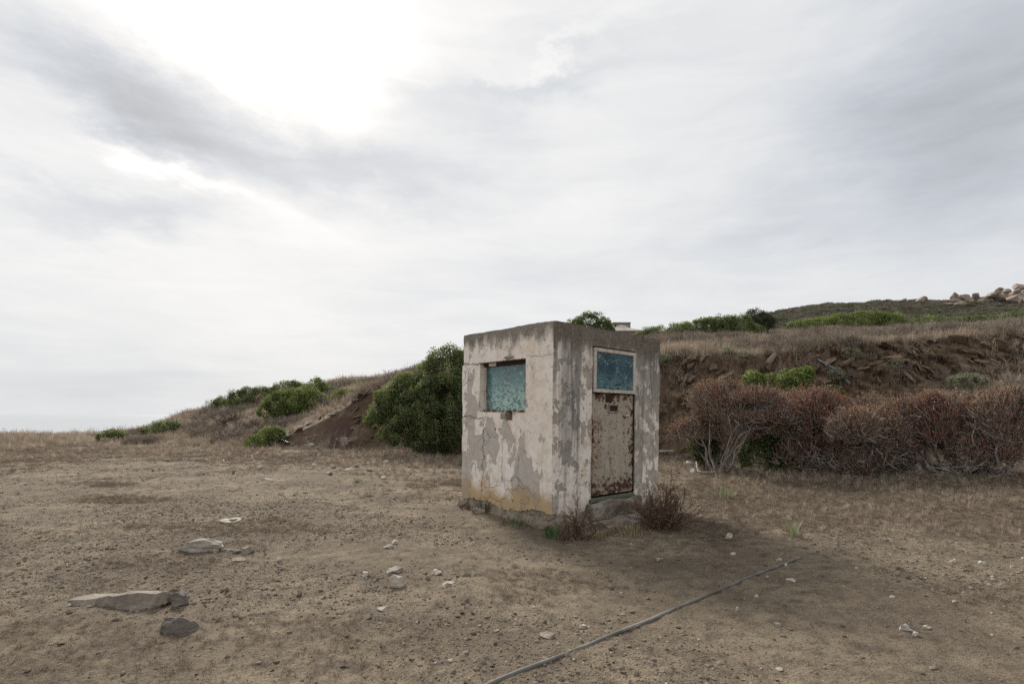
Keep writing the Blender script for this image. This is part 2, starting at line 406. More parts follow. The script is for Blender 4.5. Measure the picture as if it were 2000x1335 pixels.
def mat_ground():
    m, nt, b = newmat('ground', 0.95, 0.1)
    geo = nt.nodes.new('ShaderNodeNewGeometry'); P = geo.outputs['Position']
    a1 = nd(nt, 'ShaderNodeAttribute', {'attribute_name': 'm1'}); a2 = nd(nt, 'ShaderNodeAttribute', {'attribute_name': 'm2'})
    s1 = nd(nt, 'ShaderNodeSeparateXYZ', None, Vector=a1.outputs['Vector']); s2 = nd(nt, 'ShaderNodeSeparateXYZ', None, Vector=a2.outputs['Vector'])
    steep, lit, far = s1.outputs; slope, pur, right = s2.outputs
    nA = noise(nt, P, 0.9, 6, 0.6); nB = noise(nt, P, 7.0, 5, 0.65); nC = noise(nt, P, 38.0, 4, 0.7); nD = noise(nt, P, 130.0, 3, 0.7)
    sand = mixc(nt, smooth(nt, nA, 0.32, 0.68), (0.178, 0.142, 0.102), (0.29, 0.233, 0.167))
    sand = mixc(nt, smooth(nt, nB, 0.40, 0.72), sand, (0.128, 0.103, 0.077))
    sand = mixc(nt, M(nt, 'MULTIPLY', smooth(nt, nC, 0.52, 0.70), 0.9), sand, (0.078, 0.062, 0.047))
    sand = mixc(nt, M(nt, 'MULTIPLY', smooth(nt, nD, 0.60, 0.74), 0.6), sand, (0.40, 0.345, 0.275))
    lc = mixc(nt, smooth(nt, nB, 0.35, 0.65), (0.115, 0.090, 0.068), (0.180, 0.142, 0.106))
    lc = mixc(nt, M(nt, 'MULTIPLY', smooth(nt, nC, 0.48, 0.68), 0.8), lc, (0.10, 0.078, 0.06))
    lc = mixc(nt, M(nt, 'MULTIPLY', smooth(nt, nD, 0.58, 0.72), 0.5), lc, (0.36, 0.29, 0.21))
    patch = smooth(nt, noise(nt, scaled(nt, P, 0.55, 1.0, 1.0), 1.1, 9, 0.68, 0.4), 0.50, 0.60)
    sand = mixc(nt, M(nt, 'MULTIPLY', patch, 0.62), sand, mixc(nt, smooth(nt, nC, 0.4, 0.62), (0.17, 0.138, 0.104), (0.095, 0.077, 0.060)))
    lw = smooth(nt, M(nt, 'ADD', lit, M(nt, 'MULTIPLY', M(nt, 'SUBTRACT', nB, 0.5), 0.9)), 0.25, 0.75)
    col = mixc(nt, lw, sand, lc)
    sc = mixc(nt, smooth(nt, noise(nt, P, 1.6, 6, 0.6), 0.35, 0.65), (0.19, 0.15, 0.115), (0.30, 0.24, 0.185))
    col = mixc(nt, slope, col, sc)
    # bare earth and rock of the cut
    rp = scaled(nt, P, 1.0, 0.6, 2.6)
    cut = mixc(nt, smooth(nt, noise(nt, rp, 2.2, 7, 0.65, 0.5), 0.35, 0.68), (0.105, 0.072, 0.048), (0.215, 0.152, 0.104))
    cut = mixc(nt, M(nt, 'MULTIPLY', smooth(nt, noise(nt, rp, 14.0, 4, 0.7), 0.55, 0.75), M(nt, 'MULTIPLY_ADD', right, 0.5, 0.2)), cut, (0.27, 0.21, 0.155))
    cut = mixc(nt, right, mixc(nt, 0.45, cut, (0.085, 0.06, 0.042)), cut)
    cut = mixc(nt, M(nt, 'MULTIPLY', pur, 0.75), cut, (0.085, 0.05, 0.047))
    col = mixc(nt, steep, col, cut)
    fn = noise(nt, P, 0.16, 6, 0.65)
    fc = mixc(nt, smooth(nt, fn, 0.42, 0.58), (0.065, 0.07, 0.035), (0.13, 0.10, 0.085))
    col = mixc(nt, far, col, fc)
    nt.links.new(col, b.inputs['Base Color'])
    h = M(nt, 'MULTIPLY_ADD', nC, 0.5, M(nt, 'MULTIPLY', nB, 0.8))
    h = M(nt, 'MULTIPLY_ADD', nD, 0.22, h)
    bump(nt, b, h, 1.0, 0.06)
mat_ground()
GROUND = build_ground()

def build_sea():
    m, nt, b = newmat('sea_water', 0.12, 0.5)
    b.inputs['Base Color'].default_value = (0.27, 0.285, 0.295, 1); b.inputs['IOR'].default_value = 1.33
    g = nt.nodes.new('ShaderNodeNewGeometry')
    bump(nt, b, noise(nt, g.outputs['Position'], 0.15, 4, 0.6), 0.1, 0.3)
    v = np.array([[-40000, -40000, -30], [40000, -40000, -30], [40000, 40000, -30], [-40000, 40000, -30]], float)
    o = ob('sea', mesh_np('sea', v, np.array([[0, 1, 2, 3]])), 'sea_water'); o['kind'] = 'structure'
build_sea()

# ------------------------------------------------------------------ rocks
import bmesh
_ICO = {}
def ico(sub):
    if sub not in _ICO:
        bm = bmesh.new(); bmesh.ops.create_icosphere(bm, subdivisions=sub, radius=1.0)
        v = np.array([q.co[:] for q in bm.verts]); f = np.array([[q.index for q in fc.verts] for fc in bm.faces]); bm.free()
        _ICO[sub] = (v, f)
    return _ICO[sub]

def rock_np(seed, size, sub=3, cuts=7, rough=0.16, flat_top=None, strata=0.0):
    r = np.random.default_rng(seed); v, f = ico(sub); v = v.copy()
    for _ in range(cuts):
        n = r.normal(size=3); n /= np.linalg.norm(n); d = r.uniform(0.45, 0.8)
        ex = np.maximum(v @ n - d, 0); v -= ex[:, None] * n * 0.95
    v *= (1 + rough * fbm(v + seed * 3.1, 1.6, 3, seed))[:, None]
    if strata:
        v[:, 2] += strata * np.sign(np.sin(v[:, 2] * 9 + 2 * fbm(v + seed, 1.2, 2, seed))) * 0.06
        k = 1 + strata * 0.12 * np.sin(v[:, 2] * 14 + 3 * fbm(v + seed, 1.5, 2, seed + 1)); v[:, :2] *= k[:, None]
    v /= np.abs(v).max(axis=0)
    return v * (np.array(size) / 2), f

def mat_rock(name, c1, c2, scale=6.0, c3=None, bs=0.6):
    m, nt, b = newmat(name, 0.9, 0.2)
    tc = nt.nodes.new('ShaderNodeTexCoord'); P = tc.outputs['Object']
    n1 = noise(nt, P, scale, 6, 0.65); n2 = noise(nt, scaled(nt, P, 1, 1, 4), scale * 5, 4, 0.7)
    col = mixc(nt, smooth(nt, n1, 0.35, 0.65), c1, c2)
    col = mixc(nt, M(nt, 'MULTIPLY', smooth(nt, n2, 0.52, 0.7), 0.6), col, c3 or tuple(0.5 * q for q in c1))
    nt.links.new(col, b.inputs['Base Color'])
    bump(nt, b, M(nt, 'MULTIPLY_ADD', n2, 0.6, n1), bs, 0.03)
mat_rock('rock_dark', (0.10, 0.088, 0.076), (0.185, 0.162, 0.138), 6)
mat_rock('rock_slate', (0.16, 0.135, 0.108), (0.30, 0.255, 0.205), 5)
mat_rock('rock_pale', (0.42, 0.36, 0.29), (0.60, 0.53, 0.45), 9, (0.30, 0.25, 0.20))
mat_rock('rock_white', (0.36, 0.33, 0.29), (0.51, 0.475, 0.43), 9, (0.42, 0.39, 0.35))
mat_rock('rock_grey', (0.235, 0.205, 0.172), (0.37, 0.33, 0.28), 7, (0.16, 0.145, 0.13))
mat_rock('rock_brown', (0.105, 0.076, 0.054), (0.19, 0.14, 0.10), 3)
mat_rock('rock_tan', (0.14, 0.105, 0.078), (0.235, 0.18, 0.135), 3)
mat_rock('rock_ochre', (0.165, 0.105, 0.06), (0.235, 0.165, 0.11), 3)
mat_rock('granite', (0.20, 0.155, 0.125), (0.34, 0.275, 0.23), 0.5, (0.14, 0.115, 0.10), 0.8)
mat_rock('concrete', (0.24, 0.21, 0.175), (0.36, 0.325, 0.28), 3.0, (0.17, 0.155, 0.14), 0.4)
mat_rock('step_stone', (0.17, 0.145, 0.115), (0.30, 0.265, 0.22), 4, (0.10, 0.085, 0.068), 0.9)
mat_rock('rubble', (0.19, 0.155, 0.115), (0.33, 0.28, 0.215), 9, (0.11, 0.09, 0.07), 0.8)

# ------------------------------------------------------------------ the hut
HC = Vector((-0.03, 6.70, 0.0)); HROT = math.atan2(0.698, 0.716)
HX, HY, HZ = 2.337, 1.995, 2.545
HLEAN = 0.009
def hut_world(p):
    return (Matrix.Translation(HC) @ Matrix.Rotation(HLEAN, 4, 'Y') @ Matrix.Rotation(HROT, 4, 'Z')) @ Vector(p)

def wall_common(nt, P, sep):
    top = M(nt, 'SUBTRACT', HZ, sep.outputs[2])
    nf = noise(nt, P, 55.0, 4, 0.7); nm = noise(nt, P, 11.0, 5, 0.6)
    return top, nf, nm

def mat_walls():
    # ---- pale, flaking limewash on the window side
    m, nt, b = newmat('limewash_window_side', 0.92, 0.1)
    tc = nt.nodes.new('ShaderNodeTexCoord'); P = tc.outputs['Object']; sep = nd(nt, 'ShaderNodeSeparateXYZ', None, Vector=P)
    x, y, z = sep.outputs; top, nf, nm = wall_common(nt, P, sep)
    Pv = scaled(nt, P, 1, 1, 0.62)
    n1 = noise(nt, Pv, 2.5, 9, 0.56, 0.25); n2 = noise(nt, P, 6.5, 6, 0.55, 0.2); n3 = noise(nt, P, 1.2, 4, 0.5)
    paint = mixc(nt, smooth(nt, n3, 0.38, 0.62), (0.80, 0.725, 0.645), (0.85, 0.80, 0.745))
    paint = mixc(nt, M(nt, 'MULTIPLY', smooth(nt, n2, 0.50, 0.56), 0.55), paint, (0.70, 0.58, 0.465))
    paint = mixc(nt, M(nt, 'MULTIPLY', smooth(nt, noise(nt, P, 5.0, 8, 0.6, 0.3), 0.635, 0.645), 0.9), paint, (0.80, 0.76, 0.72))
    conc = mixc(nt, smooth(nt, nm, 0.35, 0.65), (0.45, 0.41, 0.366), (0.53, 0.488, 0.44))
    conc = mixc(nt, M(nt, 'MULTIPLY', smooth(nt, nf, 0.55, 0.7), 0.35), conc, (0.27, 0.25, 0.23))
    # lost plaster coat: more low down and towards the far end
    e = M(nt, 'SUBTRACT', z, 0.62)
    low = M(nt, 'EXPONENT', M(nt, 'MULTIPLY', M(nt, 'MULTIPLY', e, e), -3.2))
    bias = M(nt, 'MULTIPLY_ADD', low, 0.085, n1)
    bias = M(nt, 'ADD', bias, M(nt, 'MULTIPLY', smooth(nt, y, 0.9, 1.9), 0.05))
    bias = M(nt, 'SUBTRACT', bias, M(nt, 'MULTIPLY', smooth(nt, z, 1.5, 2.1), 0.055))
    big = smooth(nt, bias, 0.604, 0.610)
    n4 = noise(nt, scaled(nt, P, 1, 1, 0.75, (1.7, 2.2, 0.4)), 6.0, 9, 0.6, 0.35)
    small = M(nt, 'MAXIMUM', M(nt, 'MULTIPLY', smooth(nt, n2, 0.655, 0.662), smooth(nt, n3, 0.42, 0.5)), smooth(nt, n4, 0.612, 0.618))
    paint = mixc(nt, M(nt, 'MULTIPLY', smooth(nt, noise(nt, scaled(nt, P, 9, 9, 0.8), 1.0, 6, 0.65), 0.52, 0.75), 0.45), paint, (0.55, 0.46, 0.37))
    paint = mixc(nt, M(nt, 'MULTIPLY', smooth(nt, noise(nt, P, 16, 7, 0.7), 0.50, 0.68), 0.35), paint, (0.58, 0.50, 0.42))
    lost = M(nt, 'MAXIMUM', big, small)
    och = smooth(nt, M(nt, 'SUBTRACT', M(nt, 'MULTIPLY_ADD', noise(nt, P, 2.6, 7, 0.65), 1.1, -0.12), z), -0.02, 0.24)
    paint = mixc(nt, M(nt, 'MULTIPLY', och, 0.92), paint, (0.46, 0.325, 0.175))
    conc = mixc(nt, M(nt, 'MULTIPLY', och, 0.75), conc, (0.40, 0.29, 0.175))
    col = mixc(nt, lost, paint, conc)
    # fine hairline cracks and two settlement cracks
    vo = nd(nt, 'ShaderNodeTexVoronoi', {'feature': 'DISTANCE_TO_EDGE'}, Vector=nd(nt, 'ShaderNodeVectorMath', {'operation': 'ADD'}, i0=P, i1=nd(nt, 'ShaderNodeVectorMath', {'operation': 'SCALE'}, i0=noise(nt, P, 5, 4, 0.6, 0, 'Color'), Scale=0.25).outputs[0]).outputs[0], Scale=1.9)
    hair = M(nt, 'MULTIPLY', M(nt, 'SUBTRACT', 1.0, smooth(nt, vo.outputs['Distance'], 0.0, 0.012)), smooth(nt, n3, 0.47, 0.56))
    wob = M(nt, 'MULTIPLY', M(nt, 'SUBTRACT', noise(nt, P, 3.0, 7, 0.68), 0.5), 0.42)
    cv = M(nt, 'ABSOLUTE', M(nt, 'ADD', M(nt, 'SUBTRACT', y, 1.47), wob))
    cvm = M(nt, 'MULTIPLY', M(nt, 'SUBTRACT', 1.0, smooth(nt, cv, 0.002, 0.009)), M(nt, 'LESS_THAN', z, 1.29))
    ch1 = M(nt, 'ABSOLUTE', M(nt, 'ADD', M(nt, 'SUBTRACT', z, 2.085), M(nt, 'MULTIPLY', wob, 0.5)))
    ch1m = M(nt, 'MULTIPLY', M(nt, 'SUBTRACT', 1.0, smooth(nt, ch1, 0.004, 0.012)), M(nt, 'GREATER_THAN', y, 1.54))
    ch2 = M(nt, 'ABSOLUTE', M(nt, 'ADD', M(nt, 'SUBTRACT', z, 1.285), M(nt, 'MULTIPLY', wob, 0.5)))
    ch2m = M(nt, 'MULTIPLY', M(nt, 'SUBTRACT', 1.0, smooth(nt, ch2, 0.003, 0.011)), M(nt, 'GREATER_THAN', y, 1.47))
    ch3m = M(nt, 'MULTIPLY', M(nt, 'SUBTRACT', 1.0, smooth(nt, M(nt, 'ABSOLUTE', M(nt, 'ADD', M(nt, 'SUBTRACT', z, 2.10), M(nt, 'MULTIPLY', wob, 0.7))), 0.001, 0.006)), M(nt, 'MULTIPLY', M(nt, 'LESS_THAN', y, 0.52), 0.5))
    crack = M(nt, 'MAXIMUM', M(nt, 'MAXIMUM', cvm, ch1m), M(nt, 'MAXIMUM', M(nt, 'MAXIMUM', ch2m, ch3m), M(nt, 'MULTIPLY', hair, 0.6)))
    col = mixc(nt, M(nt, 'MULTIPLY', crack, 0.62), col, (0.09, 0.075, 0.062))
    # lichen and soot band under the roof edge
    tb = smooth(nt, M(nt, 'SUBTRACT', M(nt, 'MULTIPLY', noise(nt, scaled(nt, P, 1, 1, 0.35), 6.0, 7, 0.65), 0.62), M(nt, 'ADD', top, 0.10)), -0.10, 0.12)
    lich = mixc(nt, smooth(nt, nf, 0.42, 0.6), (0.13, 0.115, 0.098), (0.26, 0.235, 0.20))
    col = mixc(nt, M(nt, 'MULTIPLY', tb, 0.9), col, lich)
    col = mixc(nt, M(nt, 'MULTIPLY', smooth(nt, nm, 0.6, 0.75), 0.25), col, (0.33, 0.28, 0.235))
    nt.links.new(col, b.inputs['Base Color'])
    h = M(nt, 'MULTIPLY_ADD', nf, 0.10, M(nt, 'MULTIPLY_ADD', lost, -0.9, M(nt, 'MULTIPLY_ADD', crack, -1.3, M(nt, 'MULTIPLY', nm, 0.6))))
    bump(nt, b, h, 0.9, 0.014)
    # ---- streaked, sooty plaster on the door side
    m, nt, b = newmat('limewash_door_side', 0.92, 0.1)
    tc = nt.nodes.new('ShaderNodeTexCoord'); P = tc.outputs['Object']; sep = nd(nt, 'ShaderNodeSeparateXYZ', None, Vector=P)
    x, y, z = sep.outputs; top, nf, nm = wall_common(nt, P, sep)
    n1 = noise(nt, scaled(nt, P, 1, 1, 0.7, (3.1, 0, 0)), 4.2, 9, 0.58, 0.3); n2 = noise(nt, P, 9.0, 6, 0.55, 0.2); n3 = noise(nt, P, 1.6, 4, 0.5)
    paint = mixc(nt, smooth(nt, n3, 0.38, 0.62), (0.74, 0.66, 0.58), (0.83, 0.775, 0.715))
    paint = mixc(nt, M(nt, 'MULTIPLY', smooth(nt, n2, 0.55, 0.58), 0.6), paint, (0.53, 0.43, 0.32))
    conc = mixc(nt, smooth(nt, nm, 0.35, 0.65), (0.34, 0.30, 0.255), (0.47, 0.43, 0.385))
    n4 = noise(nt, scaled(nt, P, 1, 1, 0.75, (1.7, 2.2, 0.4)), 8.0, 9, 0.62, 0.35)
    lost = M(nt, 'MAXIMUM', smooth(nt, M(nt, 'ADD', n1, M(nt, 'MULTIPLY', smooth(nt, x, 1.5, 2.0), 0.07)), 0.535, 0.542), smooth(nt, n4, 0.61, 0.616))
    paint = mixc(nt, M(nt, 'MULTIPLY', smooth(nt, noise(nt, P, 18, 7, 0.7), 0.48, 0.66), 0.45), paint, (0.50, 0.42, 0.34))
    col = mixc(nt, lost, paint, conc)
    # rain-washed black streaks
    st = noise(nt, scaled(nt, P, 7.0, 7.0, 0.33), 1.0, 6, 0.6, 0.35)
    st2 = noise(nt, scaled(nt, P, 18.0, 18.0, 0.8), 1.0, 5, 0.65, 0.3)
    fall = smooth(nt, M(nt, 'MULTIPLY_ADD', z, 0.17, M(nt, 'MULTIPLY_ADD', st, 1.7, M(nt, 'MULTIPLY', st2, 0.5))), 1.22, 1.52)
    dx = M(nt, 'SUBTRACT', x, 0.42); lane = M(nt, 'EXPONENT', M(nt, 'MULTIPLY', M(nt, 'MULTIPLY', dx, dx), -55.0))
    dx2 = M(nt, 'SUBTRACT', x, 2.12); lane2 = M(nt, 'MULTIPLY', M(nt, 'EXPONENT', M(nt, 'MULTIPLY', M(nt, 'MULTIPLY', dx2, dx2), -22.0)), smooth(nt, z, 0.9, 1.9))
    ln = M(nt, 'MULTIPLY', M(nt, 'MAXIMUM', M(nt, 'MULTIPLY', lane, smooth(nt, z, -0.1, 1.6)), lane2), smooth(nt, M(nt, 'ADD', st2, M(nt, 'MULTIPLY', nm, 0.4)), 0.52, 0.85))
    dx3 = M(nt, 'SUBTRACT', x, 0.62); wash = M(nt, 'SUBTRACT', 1.0, M(nt, 'MULTIPLY', M(nt, 'EXPONENT', M(nt, 'MULTIPLY', M(nt, 'MULTIPLY', dx3, dx3), -160.0)), 0.75))
    soot = M(nt, 'MULTIPLY', M(nt, 'MINIMUM', M(nt, 'ADD', M(nt, 'MULTIPLY', fall, 0.52), M(nt, 'MULTIPLY', ln, 0.75)), 0.85), wash)
    col = mixc(nt, soot, col, mixc(nt, nm, (0.13, 0.128, 0.128), (0.21, 0.20, 0.195)))
    tb = smooth(nt, M(nt, 'SUBTRACT', M(nt, 'MULTIPLY', noise(nt, scaled(nt, P, 1, 1, 0.35), 6.0, 7, 0.65), 0.95), M(nt, 'ADD', top, 0.12)), -0.14, 0.14)
    lich = mixc(nt, smooth(nt, nf, 0.42, 0.6), (0.10, 0.085, 0.072), (0.21, 0.185, 0.155))
    lich = mixc(nt, M(nt, 'MULTIPLY', smooth(nt, noise(nt, P, 24, 3, 0.6), 0.6, 0.68), 0.7), lich, (0.26, 0.16, 0.07))
    col = mixc(nt, M(nt, 'MULTIPLY', tb, 0.92), col, lich)
    dirt = smooth(nt, M(nt, 'SUBTRACT', M(nt, 'MULTIPLY', n3, 0.5), z), 0.0, 0.25)
    col = mixc(nt, M(nt, 'MULTIPLY', dirt, 0.5), col, (0.24, 0.19, 0.13))
    col = mixc(nt, M(nt, 'MULTIPLY', smooth(nt, noise(nt, P, 30, 3, 0.6), 0.66, 0.72), 0.7), col, (0.15, 0.13, 0.115))
    nt.links.new(col, b.inputs['Base Color'])
    h = M(nt, 'MULTIPLY_ADD', nf, 0.16, M(nt, 'MULTIPLY_ADD', lost, -0.9, M(nt, 'MULTIPLY', nm, 0.7)))
    bump(nt, b, h, 0.9, 0.014)
mat_walls()

def mat_metal():
    # peeling grey-cream paint over rust
    for name, base, rustb in (('door_paint', (0.43, 0.385, 0.315), 0.012), ('rusted_plate', (0.43, 0.375, 0.305), 0.035), ('frame_paint', (0.60, 0.56, 0.50), -0.02)):
        m, nt, b = newmat(name, 0.75, 0.25)
        tc = nt.nodes.new('ShaderNodeTexCoord'); P = tc.outputs['Object']; sep = nd(nt, 'ShaderNodeSeparateXYZ', None, Vector=P)
        x, y, z = sep.outputs
        n1 = noise(nt, P, 11.0, 9, 0.68, 0.3); n2 = noise(nt, P, 38.0, 7, 0.7); st = noise(nt, scaled(nt, P, 26, 26, 1.3), 1.0, 5, 0.6)
        big = noise(nt, P, 2.6, 6, 0.6)
        edge = M(nt, 'MAXIMUM', smooth(nt, x, 1.50, 1.70), M(nt, 'MAXIMUM', M(nt, 'SUBTRACT', 1.0, smooth(nt, x, 0.74, 0.84)), M(nt, 'MAXIMUM', smooth(nt, z, 1.42, 1.62), M(nt, 'SUBTRACT', 1.0, smooth(nt, z, 0.25, 0.62)))))
        edge = M(nt, 'MULTIPLY', edge, 0.0 if name == 'frame_paint' else 0.12)
        pat = M(nt, 'ADD', M(nt, 'ADD', n1, edge), M(nt, 'MULTIPLY_ADD', M(nt, 'SUBTRACT', big, 0.5), 0.25, rustb))
        rust = smooth(nt, pat, 0.620, 0.640)
        spk = M(nt, 'MAXIMUM', smooth(nt, M(nt, 'ADD', n2, rustb), 0.615, 0.640), smooth(nt, M(nt, 'ADD', noise(nt, P, 19, 8, 0.68, 0.3), rustb), 0.625, 0.645))
        rust = M(nt, 'MAXIMUM', rust, spk)
        base2 = mixc(nt, smooth(nt, big, 0.35, 0.65), tuple(q * 0.82 for q in base), base)
        run = M(nt, 'MULTIPLY', smooth(nt, M(nt, 'ADD', st, M(nt, 'MULTIPLY', pat, 0.3)), 0.66, 0.86), 0.65)
        base2 = mixc(nt, M(nt, 'MULTIPLY', smooth(nt, noise(nt, P, 14, 7, 0.7), 0.45, 0.66), 0.5), base2, (0.30, 0.24, 0.175))
        col = mixc(nt, run, base2, (0.27, 0.155, 0.085))
        if name == 'rusted_plate':
            col = mixc(nt, smooth(nt, noise(nt, P, 7, 8, 0.72), 0.46, 0.66), col, (0.21, 0.115, 0.068))
        rc = mixc(nt, smooth(nt, n2, 0.4, 0.65), (0.040, 0.022, 0.017), (0.125, 0.058, 0.034))
        col = mixc(nt, rust, col, rc)
        nt.links.new(col, b.inputs['Base Color'])
        bump(nt, b, M(nt, 'MULTIPLY_ADD', rust, -0.6, M(nt, 'MULTIPLY', n2, 0.2)), 0.6, 0.006)
    m, nt, b = newmat('rust_dark', 0.9, 0.1)
    tc = nt.nodes.new('ShaderNodeTexCoord')
    n = noise(nt, tc.outputs['Object'], 25, 5, 0.6)
    nt.links.new(mixc(nt, n, (0.022, 0.015, 0.013), (0.075, 0.042, 0.03)), b.inputs['Base Color'])
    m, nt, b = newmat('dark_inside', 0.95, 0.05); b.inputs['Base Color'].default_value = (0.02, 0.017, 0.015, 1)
    m, nt, b = newmat('brick_red', 0.95, 0.05); b.inputs['Base Color'].default_value = (0.24, 0.115, 0.075, 1)
    m, nt, b = newmat('old_green_wood', 0.85, 0.15)
    tc = nt.nodes.new('ShaderNodeTexCoord'); n = noise(nt, scaled(nt, tc.outputs['Object'], 3, 30, 30), 1.0, 5, 0.6)
    nt.links.new(mixc(nt, n, (0.06, 0.075, 0.05), (0.17, 0.18, 0.13)), b.inputs['Base Color'])
    # shattered, dusty, blue-green panes with light shining through crumpled film painted as pale streaks
    for name, dark, mid, glint, sc_, off in (('shattered_pane_bright', (0.022, 0.085, 0.095), (0.078, 0.205, 0.21), (0.60, 0.82, 0.70), 8.0, 0.0),
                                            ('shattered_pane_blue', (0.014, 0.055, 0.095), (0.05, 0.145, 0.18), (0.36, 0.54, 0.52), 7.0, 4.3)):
        m, nt, b = newmat(name, 0.07, 0.6)
        tc = nt.nodes.new('ShaderNodeTexCoord'); P0 = tc.outputs['Object']; sep = nd(nt, 'ShaderNodeSeparateXYZ', None, Vector=P0)
        P = nd(nt, 'ShaderNodeVectorMath', {'operation': 'ADD'}, i0=P0, i1=nd(nt, 'ShaderNodeVectorMath', {'operation': 'SCALE'}, i0=noise(nt, P0, 3.5, 4, 0.6, 0, 'Color'), Scale=0.35).outputs[0]).outputs[0]
        P = nd(nt, 'ShaderNodeVectorMath', {'operation': 'ADD'}, i0=P, i1=(off, off, off)).outputs[0]
        rot = nd(nt, 'ShaderNodeMapping', None, Vector=P, Rotation=(0.75 if off == 0 else 0, -0.7 if off else 0, 0), Scale=(1.0, 1.0, 2.6)).outputs[0]
        v1 = nd(nt, 'ShaderNodeTexVoronoi', {'feature': 'DISTANCE_TO_EDGE'}, Vector=rot, Scale=sc_)
        v2 = nd(nt, 'ShaderNodeTexVoronoi', {'feature': 'F1'}, Vector=rot, Scale=sc_ * 1.7)
        v3 = nd(nt, 'ShaderNodeTexVoronoi', {'feature': 'DISTANCE_TO_EDGE'}, Vector=P, Scale=3.2)
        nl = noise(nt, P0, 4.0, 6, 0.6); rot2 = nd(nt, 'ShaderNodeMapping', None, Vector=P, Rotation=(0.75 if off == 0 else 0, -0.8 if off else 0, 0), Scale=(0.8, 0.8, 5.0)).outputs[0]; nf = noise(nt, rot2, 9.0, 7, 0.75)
        c = mixc(nt, smooth(nt, nl, 0.36, 0.64), dark, mid)
        low = smooth(nt, M(nt, 'MULTIPLY_ADD', nl, 0.5, sep.outputs[2]), 2.25, 1.75)   # more of the painted film highlights in the lower part
        c = mixc(nt, M(nt, 'MULTIPLY', M(nt, 'MULTIPLY', smooth(nt, v2.outputs['Distance'], 0.32, 0.62), 0.5), low), c, glint)
        c = mixc(nt, M(nt, 'MULTIPLY', M(nt, 'MULTIPLY', smooth(nt, nf, 0.54, 0.68), low), 0.85), c, glint)
        if off == 0: c = mixc(nt, M(nt, 'MULTIPLY', smooth(nt, sep.outputs[1], 1.36, 1.38), 0.65), c, dark)
        c = mixc(nt, M(nt, 'MULTIPLY', smooth(nt, sep.outputs[2], 1.86, 2.06), 0.5), c, tuple(q * 0.8 for q in dark))
        l1 = M(nt, 'SUBTRACT', 1.0, smooth(nt, v1.outputs['Distance'], 0.0, 0.035)); l3 = M(nt, 'SUBTRACT', 1.0, smooth(nt, v3.outputs['Distance'], 0.0, 0.012))
        c = mixc(nt, M(nt, 'MULTIPLY', l1, 0.35), c, tuple(q * 0.45 for q in dark))
        c = mixc(nt, M(nt, 'MULTIPLY', l3, 0.65), c, (0.50, 0.60, 0.58))
        c = mixc(nt, M(nt, 'MULTIPLY', smooth(nt, noise(nt, P0, 9, 5, 0.6), 0.60, 0.78), 0.28), c, (0.42, 0.42, 0.42))
        nt.links.new(c, b.inputs['Base Color'])
        bump(nt, b, M(nt, 'MULTIPLY_ADD', v1.outputs['Distance'], 0.8, M(nt, 'MULTIPLY', nf, 0.5)), 0.35, 0.01)
mat_metal()

def axis_coords(a, b, step, marks):
    c = list(np.linspace(a, b, int(round((b - a) / step)) + 1))
    for mk in marks:
        c = [q for q in c if abs(q - mk) > step * 0.45 or q in (a, b)] + [mk]
    return np.array(sorted(set(round(q, 5) for q in c)))

def hut_disp(p):
    """common surface wobble and chipped arrises, a function of position so that faces stay joined"""
    p = np.asarray(p, float); q = p.copy()
    n = fbm(p, 1.4, 3, 81) * 0.010 + fbm(p, 9.0, 3, 85) * 0.0035
    q[:, 0] += n; q[:, 1] += fbm(p + 9.7, 1.4, 3, 82) * 0.010 + fbm(p + 5, 9.0, 3, 86) * 0.0035
    z = p[:, 2]; zz = np.stack([z * 0, z * 0, z], 1)
    chip = np.clip(0.008 + 0.018 * fbm(zz, 6.0, 4, 91), 0.0, 0.05)
    for ax, far in ((0, HX), (1, HY)):
        other = 1 - ax
        d0 = p[:, other]; lim = HY if other == 1 else HX
        w0 = np.clip(1 - d0 / 0.05, 0, 1) ** 2; w1 = np.clip(1 - (lim - d0) / 0.05, 0, 1) ** 2
        w = np.maximum(w0, w1)
        q[:, ax] += np.where(p[:, ax] < far / 2, 1, -1) * chip * w * ((p[:, ax] < 0.02) | (p[:, ax] > far - 0.02))
    # roof arris, slightly broken
    wt = np.clip(1 - (HZ - z) / 0.06, 0, 1) ** 2
    xy = p.copy(); xy[:, 2] = 0
    q[:, 2] -= wt * (0.008 + 0.022 * np.abs(fbm(xy, 5.0, 4, 95)))
    # the beam above the window line sits a little inside the swollen wall below it, at the far end
    inset = 0.030 * ((z > 2.075) & (p[:, 1] > HY - 0.02))
    q[:, 1] -= inset
    return q

